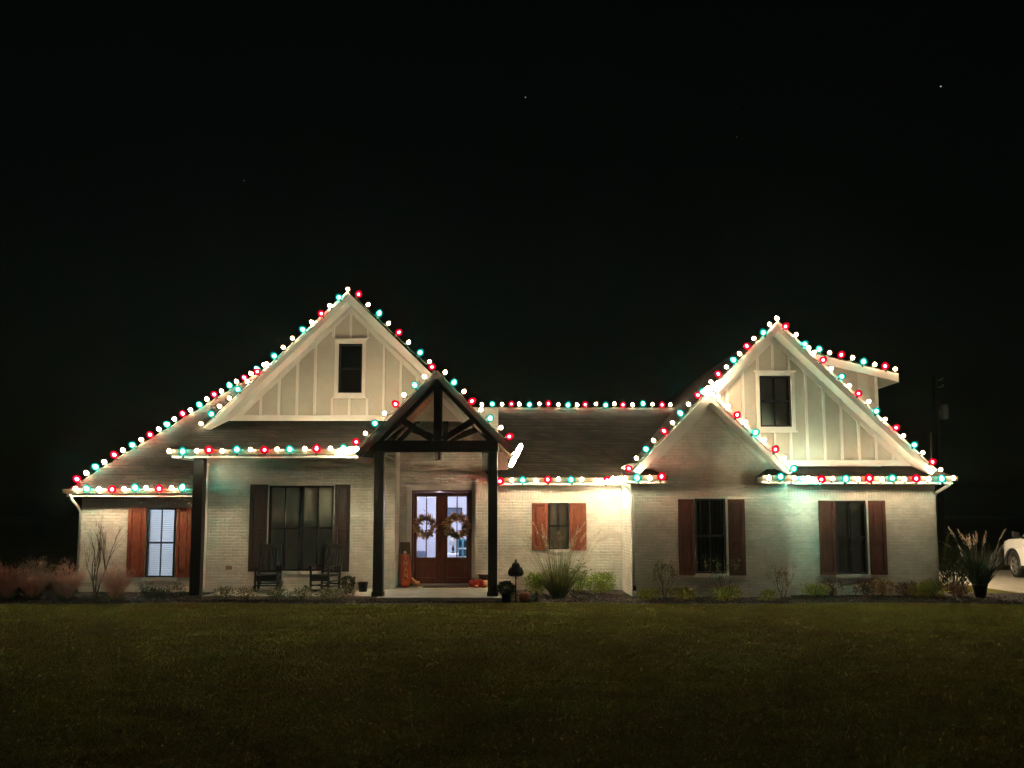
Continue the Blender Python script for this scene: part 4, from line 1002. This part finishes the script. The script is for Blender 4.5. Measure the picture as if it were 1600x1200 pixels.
muhly(-18, 20.3, 'pink hazy grass clump cut by the left picture edge', .8, .95)
muhly(104, 19.5, 'pink hazy grass clump left of the bare little tree', .9, 1.0); muhly(180, 19.3, 'pink hazy grass clump between the bare tree and the blue lit window', .8, .92, 340)
def twigtree(x, Y, z, h, label, name='bare_tree', cat='tree', leafm=None, nl=0, spread=.55, r0=.022, seed=3, depth=4, n0=3, lsize=.05):
    rs = random.Random(seed); o = empty(name, (x, Y, z), label=label, cat=cat); mt = MB(); mw = MB(); tips = []
    def grow(p, d, L, r, k):
        q = p + d * L * .55 + Vector((rs.uniform(-.04, .04), rs.uniform(-.04, .04), 0)) * L; e = q + (d + Vector((rs.uniform(-.2, .2), rs.uniform(-.2, .2), .1))).normalized() * L * .5
        (mt if k >= depth - 1 else mw).tube([p, q, e], [r, r * .8, r * .55], 5 if r > .006 else 3, cap=False)
        if k < depth - 1: tips.append(e); tips.append(q)
        if k <= 0: return
        for i in range(rs.choice((2, 3)) if k < depth else n0):
            a = rs.uniform(0, 6.283); s = rs.uniform(.35, 1.0) * spread
            dd = (d + Vector((math.cos(a) * s, math.sin(a) * s, rs.uniform(-.05, .35)))).normalized()
            grow(e if rs.random() < .65 else q, dd, L * rs.uniform(.55, .85), max(.0022, r * .58), k - 1)
    L0 = h / 3.1
    for i in range(n0):
        a = 6.283 * i / n0 + rs.uniform(-.4, .4); grow(Vector((x + .02*math.cos(a), Y + .02*math.sin(a), z)), Vector((.42*spread*math.cos(a), .42*spread*math.sin(a), 1)).normalized(), L0, r0 * rs.uniform(.7, 1), depth)
    mt.build('trunk', 'stem', o); mw.build('twigs', 'stem', o, kind='stuff')
    if leafm:
        ml = MB()
        for i in range(nl): ml.leaf(rs.choice(tips) + Vector((rs.uniform(-.05, .05),)*3), (rs.uniform(-1, 1), rs.uniform(-1, 1), rs.uniform(-.5, .8)), lsize * rs.uniform(.6, 1.2), lsize * .55)
        ml.build('leaves', leafm, o)
    return o
twigtree(PX(150, 19.9, 910), 19.9, -.09, 1.95, 'bare multi stemmed little tree against the left wing wall', seed=5, spread=.42, r0=.024)
def shrub(px, Y, r, n, lm, label, ln=.055, lw=.028, name='shrub', z=-.09, group=None, zc=.8):
    n = int(n * 2.1); r = (r[0] * 1.2, r[1] * 1.1, r[2] * 1.6); ln *= 1.1; lw *= 1.15
    x = PX(px, Y, 918); o = empty(name, (x, Y, z), label=label, cat='shrub', group=group); mb = MB(); ms = MB()
    k = random.randint(3, 5)
    for i in range(k):
        a = 6.283 * i / k + random.random(); c = (x + .42*r[0]*math.cos(a), Y + .42*r[1]*math.sin(a), z + r[2] * zc * random.uniform(.8, 1.15))
        leaf_ball(mb, c, (r[0]*.65, r[1]*.65, r[2]*.75), n // k, ln, lw, hollow=.2)
    for i in range(9):
        a = random.uniform(0, 6.283); ms.tube([(x, Y, z), (x + .6*r[0]*math.cos(a), Y + .6*r[1]*math.sin(a), z + r[2]*random.uniform(.9, 1.5))], [.006, .003], 4)
    mb.build('leaves', lm, o); ms.build('stem', 'stem', o); return o
# bed right of the entry
clump('tall_grass', 873, 19.7, 460, 1.5, .40, .016, 'tall clump of upright grass with pale plumes before the small window', 'ornamental grass', plume=44, lean=.62, droop=.36, pl=(.32, .034))
shrub(838, 20.3, (.34, .28, .24), 520, 'leaf_green', 'bright green shrub left of the tall grass clump'); shrub(938, 20.5, (.36, .28, .26), 560, 'leaf_green', 'bright green shrub right of the tall grass clump'); shrub(906, 20.6, (.24, .22, .24), 300, 'leaf_green', 'small green shrub half hidden behind the tall grass clump')
twigtree(PX(898, 20.0, 915), 20.0, -.09, 1.05, 'thin leafy twigs leaning right out of the tall grass', name='twiggy_shrub', cat='shrub', leafm='leaf_grey', nl=150, seed=9, spread=1.0, r0=.010, depth=3, n0=3, lsize=.08)
# bay and right bed
RG_ = dict(name='rose_bush', cat='shrub')
twigtree(PX(1037, 19.45, 915), 19.45, -.09, 1.0, 'leafy rose bush left of the dark bay window', leafm='leaf_grey', nl=260, seed=21, spread=.6, r0=.012, depth=4, lsize=.06, **RG_)
twigtree(PX(1133, 19.45, 915), 19.45, -.09, 1.1, 'open leafy rose bush in front of the dark bay window', leafm='leaf_grey', nl=170, seed=27, spread=.75, r0=.011, depth=4, lsize=.06, **RG_)
twigtree(PX(1222, 19.35, 915), 19.35, -.09, 1.0, 'nearly bare rounded bush at the corner of the bay', leafm='leaf_orange', nl=110, seed=33, spread=.85, r0=.013, depth=4, lsize=.05, **RG_)
for px, Y, r, n, lm, lb in ((1012, 19.3, (.24, .2, .12), 220, 'leaf_yellow', 'low yellow green plant left of the leafy rose bush'), (1066, 19.25, (.30, .22, .13), 300, 'leaf_yellow', 'low yellow green plant right of the leafy rose bush'),
        (1134, 19.15, (.36, .24, .15), 380, 'leaf_yellow', 'bright low plant under the open rose bush'), (1200, 19.1, (.20, .18, .11), 180, 'leaf_yellow', 'small yellow plant left of the nearly bare bush'),
        (1272, 19.95, (.34, .24, .14), 330, 'leaf_yellow', 'wide yellow green plant below the left shutter of the far right window'), (1300, 20.15, (.26, .2, .19), 200, 'leaf_red', 'dull reddish shrub just under the far right window'),
        (1352, 19.95, (.24, .2, .17), 220, 'leaf_red', 'reddish orange plant under the right half of the far right window'), (1378, 19.95, (.28, .22, .20), 320, 'leaf_orange', 'orange autumn shrub below the far right shutter'),
        (1416, 20.15, (.26, .2, .16), 190, 'leaf_red', 'dull red plant between the orange and the yellow shrubs'), (1437, 19.95, (.26, .2, .14), 260, 'leaf_yellow', 'pale yellow shrub left of the house corner'),
        (1458, 19.95, (.30, .22, .20), 320, 'leaf_yellow', 'golden shrub right at the house corner')):
    shrub(px, Y, r, n, lm, lb, ln=.07, lw=.02, zc=.75)
# small plants along the porch edge
for px, lb in ((350, 'first sparse low plant along the porch edge, beside the corner post'), (385, 'sparse low plant left of the left rocking chair'), (433, 'leafy low plant in front of the left rocking chair'),
        (472, 'low plant between the two rocking chairs'), (512, 'low plant in front of the right rocking chair'), (540, 'low plant in front of the round potted shrub')):
    shrub(px, 19.12, (.26, .16, .14), 150, 'leaf_grey', lb, ln=.06, lw=.025)
twigtree(PX(228, 19.6, 920), 19.6, -.09, .55, 'low twiggy plant under the blue lit window', name='twiggy_shrub', cat='shrub', leafm='leaf_red', nl=60, seed=41, spread=1.0, r0=.007, depth=3)
twigtree(PX(278, 19.6, 920), 19.6, -.09, .55, 'low twiggy plant left of the dark corner post', name='twiggy_shrub', cat='shrub', leafm='leaf_grey', nl=70, seed=43, spread=1.0, r0=.007, depth=3)
shrub(252, 19.25, (.55, .22, .13), 420, 'leaf_dark', 'low spreading dark groundcover under the blue lit window', ln=.05, lw=.02)
# right end
def conifer(px, Y, h, w, label):
    x = PX(px, Y, 915); o = empty('conifer_shrub', (x, Y, -.1), label=label, cat='shrub'); mb = MB(); MB().tube([(x, Y, -.1), (x, Y, h*.9)], [.03, .008], 6).build('trunk', 'stem', o)
    for i in range(2600):
        t = random.random() ** .8; a = random.uniform(0, 6.283); r = w * (1 - t) ** .7 * (.35 + .65 * random.random()) * (.75 + .5 * noise.noise(Vector((math.cos(a)*1.5, math.sin(a)*1.5, t*6))))
        mb.leaf((x + r*math.cos(a), Y + r*math.sin(a), -.05 + h*t), (math.cos(a)*.6, math.sin(a)*.6, .9), .10, .022)
    mb.build('leaves', 'leaf_dark', o)
conifer(1490, 20.2, 1.45, .50, 'dark upright conifer shrub right of the house corner')
o = clump('tall_grass', 1531, 19.8, 520, 1.15, .42, .016, 'tall dark grass in a dark pot with pale plumes by the driveway', 'ornamental grass', bm='leaf_dark', plume=17, lean=.66, z=.20, droop=.2, pl=(.30, .03))
px_ = PX(1531, 19.8, 915); pot(MB(), (px_, 19.8, -.10), .11, .17, .34).build('pot', 'metal_black', o, smooth=True)
shrub(1497, 19.9, (.26, .2, .15), 220, 'leaf_red', 'dark reddish plant at the foot of the conifer shrub', ln=.06, lw=.03)
M['rock'] = mat('pale field stone', (.34, .30, .24), (.22, .19, .15), 9, .9, .4)
for px, py, s, lb in ((1478, 913, .07, 'pale stone left of the dark red plant'), (1487, 916, .05, 'small pale stone beside the dark red plant'), (1523, 927, .045, 'pale stone at the left foot of the dark pot'), (1530, 928, .06, 'flat pale stone right before the dark pot'), (1126, 926, .05, 'pale stone in the mulch under the bay window')):
    p = PG(px, py, -.08); me = bmesh.new(); bmesh.ops.create_icosphere(me, subdivisions=2, radius=s)
    for v in me.verts: v.co *= .85 + .35 * noise.noise(v.co * 14 + p); v.co.z *= .6
    md = bpy.data.meshes.new('stone'); me.to_mesh(md); me.free(); md.materials.append(M['rock']); ro = bpy.data.objects.new('stone', md); COL.objects.link(ro); ro.location = (p.x, p.y, p.z + s*.25); setp(ro, lb, 'stone')

# ------------------------------------------------------------------ wall lamp on the driveway side, unseen round the corner but lighting the drive and the car
wl_ = (xR1 + .14, 24.2, 2.25); o = empty('wall_lantern', wl_, label='lit wall lantern on the driveway side of the house', cat='lamp')
MB().box(xR1 + .002, xR1 + .03, 24.12, 24.28, 2.12, 2.42).build('backplate', 'metal_black', o); MB().lathe([(.09, .16), (.02, .24)], 6, wl_).build('cap', 'metal_black', o)
MB().lathe([(.02, .0), (.05, .02), (.055, .10), (.02, .15)], 10, wl_).build('bulb', emitmat('lantern bulb', (1, .78, .50), 4400), o, smooth=True)
MB().tube([(xR1 + .03, 24.2, 2.36), (wl_[0], 24.2, 2.49)], .012, 6).build('arm', 'metal_black', o)

# ------------------------------------------------------------------ the parked car at the right
M['car_white'] = mat('white car paint', (.74, .73, .70), (.73, .72, .69), 1, .25, 0, spec=.5)
M['car_glass'] = mat('dark car glass', (.01, .011, .012), None, 2, .08, 0, spec=.6)
M['tyre'] = mat('black tyre', (.014, .014, .014), None, 20, .85, .3)
M['rim'] = mat('alloy rim', (.55, .54, .52), (.48, .47, .45), 6, .3, 0, metal=.8)
M['plastic'] = mat('black plastic', (.016, .016, .016), None, 20, .6, .1)
M['lens'] = mat('headlamp lens', (.45, .47, .5), None, 4, .1, 0, spec=.7)
wheel_at = Vector((16.27, 26.0)); th_ = rad(80); WX, HWID = 1.55, .98
fwd = Vector((math.cos(th_), math.sin(th_))); lat = Vector((-fwd.y, fwd.x))
org = wheel_at - fwd * WX - lat * (HWID - .12)
car = empty('parked_car', (org.x, org.y, -.095), th_, label='white large car parked on the driveway, cut off by the picture edge', cat='car')
def arc(cx, r, n=12): return [(cx + r*math.cos(math.pi*i/n), .36 + r*math.sin(math.pi*i/n)) for i in range(n+1)]
prof = [(2.42, .38), (2.46, .62), (2.44, .95), (2.38, 1.12), (1.9, 1.20), (1.05, 1.25), (-2.35, 1.22), (-2.45, .9), (-2.42, .42), (-2.05, .34)]
ra = .53
lower = [(2.42, .38)] + [(2.46, .62), (2.45, .95), (2.38, 1.13), (1.9, 1.21), (1.05, 1.26), (-2.38, 1.24), (-2.47, .9), (-2.44, .40)] + [(x, z) for x, z in reversed(arc(-1.55, ra))] + [(x, z) for x, z in reversed(arc(WX, ra))]
bw = HWID
mb = MB(); n = len(lower)
def shapew(x, z): return bw * (1 - .03 * max(0, (z - .85)) / .4) * (1 - .10 * max(0, (abs(x) - 1.95) / .5) ** 2)
vs = [(x, -shapew(x, z), z) for x, z in lower] + [(x, shapew(x, z), z) for x, z in lower]
mb.add(vs, [tuple(range(n)), tuple(range(2*n-1, n-1, -1))] + [(i, i+n, (i+1) % n + n, (i+1) % n) for i in range(n)])
mb.build('body', 'car_white', car, world=False, bevel=.035)
gh = [(1.05, 1.255, bw*.93), (.25, 1.78, bw*.74), (-1.9, 1.82, bw*.74), (-2.36, 1.235, bw*.92)]
vs = [(x, -w, z) for x, z, w in gh] + [(x, w, z) for x, z, w in gh]
MB().add(vs, [(0,1,2,3), (7,6,5,4)] + [(i, i+4, (i+1) % 4 + 4, (i+1) % 4) for i in range(4)]).build('windows', 'car_glass', car, world=False, bevel=.02)
MB().hull([(.30, -bw*.72, 1.785), (.30, bw*.72, 1.785), (-1.95, bw*.72, 1.825), (-1.95, -bw*.72, 1.825)], (0, 0, .05)).build('roof', 'car_white', car, world=False, bevel=.03)
for sx in (-1, 1):
    for xa0, xa1 in ((1.08, .26), (-.55, -.55), (-1.5, -1.5), (-2.32, -1.9)):
        MB().beam((xa0, sx*bw*.935, 1.24), (xa1, sx*bw*.745, 1.80), .07, .03).build('pillar', 'car_white', car, world=False)
    MB().tube([(WX + (ra+.0)*math.cos(t), sx*(bw+.005), .36 + (ra+.0)*math.sin(t)) for t in [math.pi*i/14 for i in range(15)]], .05, 6).build('arch_trim', 'plastic', car, world=False)
    MB().box(-1.0, 1.0, sx*(bw-.05), sx*(bw+.02), .33, .42).build('sill_trim', 'plastic', car, world=False)
    MB().hull([(.92, sx*(bw+.06), 1.28), (.92, sx*(bw+.26), 1.30), (.92, sx*(bw+.26), 1.50), (.92, sx*(bw+.06), 1.46)], (-.10, 0, 0)).build('mirror', 'plastic', car, world=False, bevel=.03)
    MB().beam((.86, sx*(bw-.08), 1.27), (.87, sx*(bw+.08), 1.33), .05, .05).build('mirror_arm', 'plastic', car, world=False)
    MB().box(2.30, 2.44, sx*.60, sx*.90, .86, 1.02).build('headlight', 'lens', car, world=False, bevel=.02)
    MB().box(-2.46, -2.36, sx*.70, sx*.93, .85, 1.15).build('tail_light', 'pumpkin_red', car, world=False, bevel=.02)
    for xd in (-.55, .75): MB().box(xd - .14, xd, sx*(bw-.02), sx*(bw+.025), 1.02, 1.05).build('handle', 'car_white', car, world=False)
    for cx in (WX, -1.55):
        y0 = sx * (bw - .02)
        def ring(prof_, m, name, par, seg=26):
            mb = MB(); k = len(prof_)
            for r, y in prof_:
                for j in range(seg): t = 2*math.pi*j/seg; mb.v.append((cx + r*math.cos(t), y0 - sx*y, .38 + r*math.sin(t)))
            for i in range(k):
                for j in range(seg): j2 = (j+1) % seg; i2 = (i+1) % k; mb.f.append((i*seg+j, i*seg+j2, i2*seg+j2, i2*seg+j))
            return mb.build(name, m, par, world=False, smooth=True)
        wh = ring([(.29, .0), (.34, -.005), (.375, .02), (.38, .12), (.375, .22), (.29, .24)], 'tyre', 'wheel', car)
        ring([(.288, .02), (.275, .005), (.255, .02), (.262, .05), (.285, .05)], 'rim', 'rim', wh); ring([(.262, .052), (.255, .06), (.255, .20), (.285, .20), (.285, .052)], 'plastic', 'barrel', wh)
        for j in range(6):
            t = 2*math.pi*j/6 + .2; MB().hull([(cx + .04*math.cos(t)-.035*math.sin(t), y0 - sx*.03, .38 + .04*math.sin(t)+.035*math.cos(t)), (cx + .265*math.cos(t)-.05*math.sin(t), y0 - sx*.02, .38 + .265*math.sin(t)+.05*math.cos(t)), (cx + .265*math.cos(t)+.05*math.sin(t), y0 - sx*.02, .38 + .265*math.sin(t)-.05*math.cos(t)), (cx + .04*math.cos(t)+.035*math.sin(t), y0 - sx*.03, .38 + .04*math.sin(t)-.035*math.cos(t))], (0, sx*-.03, 0)).build('spoke', 'rim', wh, world=False)
        mbd = MB()
        for j in range(12):
            pass
        MB().tube([(cx, y0 - sx*.10, .38), (cx, y0 - sx*.02, .38)], .055, 12).build('hub', 'rim', wh, world=False)
        MB().tube([(cx, y0 - sx*.20, .38), (cx, y0 - sx*.12, .38)], .25, 20).build('brake_disc', 'plastic', wh, world=False)
MB().box(2.40, 2.475, -.55, .55, .62, 1.02).build('grille', 'plastic', car, world=False, bevel=.02)
MB().box(2.36, 2.50, -.85, .85, .42, .60).build('bumper', 'car_white', car, world=False, bevel=.03)
MB().box(-2.52, -2.40, -.85, .85, .42, .62).build('bumper', 'plastic', car, world=False, bevel=.03)
MB().box(-2.0, 2.2, -.72, .72, .24, .36).build('underbody', 'plastic', car, world=False)

# ------------------------------------------------------------------ utility pole far behind
yp = 52.0; pb = P(1474, 850, yp); pt = P(1460, 588, yp); pxm = (PX(1466, yp, 700))
M['pole'] = mat('weathered pole wood', (.022, .02, .018), (.015, .013, .012), 3, .9, .3, stretch=(6, 6, 1))
M['grey_metal'] = mat('grey painted metal', (.22, .22, .22), (.18, .18, .18), 3, .5, .05)
o = empty('utility_pole', (pxm, yp, GZ), label='wooden utility pole with a grey transformer behind the house corner', cat='utility pole')
MB().tube([(pxm, yp, GZ - .3), (pxm, yp, pt.z)], [.19, .14], 10).build('pole', 'pole', o, smooth=True)
tz = PZ(655, yp); MB().lathe([(.05, -.04), (.26, 0), (.27, .05), (.27, .85), (.22, .95), (.06, 1.0)], 14, (pxm + .46, yp - .05, tz)).build('transformer', 'grey_metal', o, smooth=True)
MB().box(pxm + .1, pxm + .25, yp - .08, yp + .05, tz + .2, tz + .6).build('bracket', 'grey_metal', o)
for dz in (.3, .75): MB().tube([(pxm, yp, pt.z - dz), (pxm + .4, yp - .1, pt.z - dz + .05)], .04, 6).build('insulator_arm', 'grey_metal', o)
for k in range(2): MB().lathe([(.03, 0), (.07, .04), (.04, .08), (.07, .12), (.03, .16)], 8, (pxm + .42, yp - .1, pt.z - (.3, .75)[k] + .05)).build('insulator', 'grey_metal', o)

# ------------------------------------------------------------------ stars
st_m = emitmat('star light', (.75, .85, 1.0), .55); st_w = emitmat('star light warm', (.9, .85, .8), .5)
smesh = MB().lathe([(.1, -1), (.8, -.6), (1, 0), (.8, .6), (.1, 1)], 8)
for px, py, s, m_, lb in ((821, 152, 1.0, st_w, 'single pale star high above the middle of the house'), (1470, 135, 1.25, st_m, 'bluish star high at the right of the sky'), (381, 282, .75, st_w, 'faint star above the left roof'), (1151, 214, .6, st_w, 'faint star above the right gable'), (1152, 168, .45, st_w, 'faintest star, just above the other one over the right gable')):
    so = bpy.data.objects.new('star', smesh.mesh('star', m_)); COL.objects.link(so); so.location = P(px, py, 1500); so.scale = (s,)*3; setp(so, lb, 'star', kind='structure')

# ------------------------------------------------------------------ thin scattering volume added to imitate lens bloom round the bulbs
hm = bpy.data.materials.new('lens bloom volume'); hm.use_nodes = True; ht = hm.node_tree; ht.nodes.clear()
ho = ht.nodes.new('ShaderNodeOutputMaterial'); hv = ht.nodes.new('ShaderNodeVolumePrincipled')
hv.inputs['Color'].default_value = (.66, .92, .86, 1); hv.inputs['Density'].default_value = .0004; hv.inputs['Anisotropy'].default_value = .8
ht.links.new(hv.outputs[0], ho.inputs['Volume'])
MB().box(-425, 425, -65, 425, -5.2, 13).build('bloom_haze', hm, kind='stuff')  # volume added to imitate lens glow round the bulbs
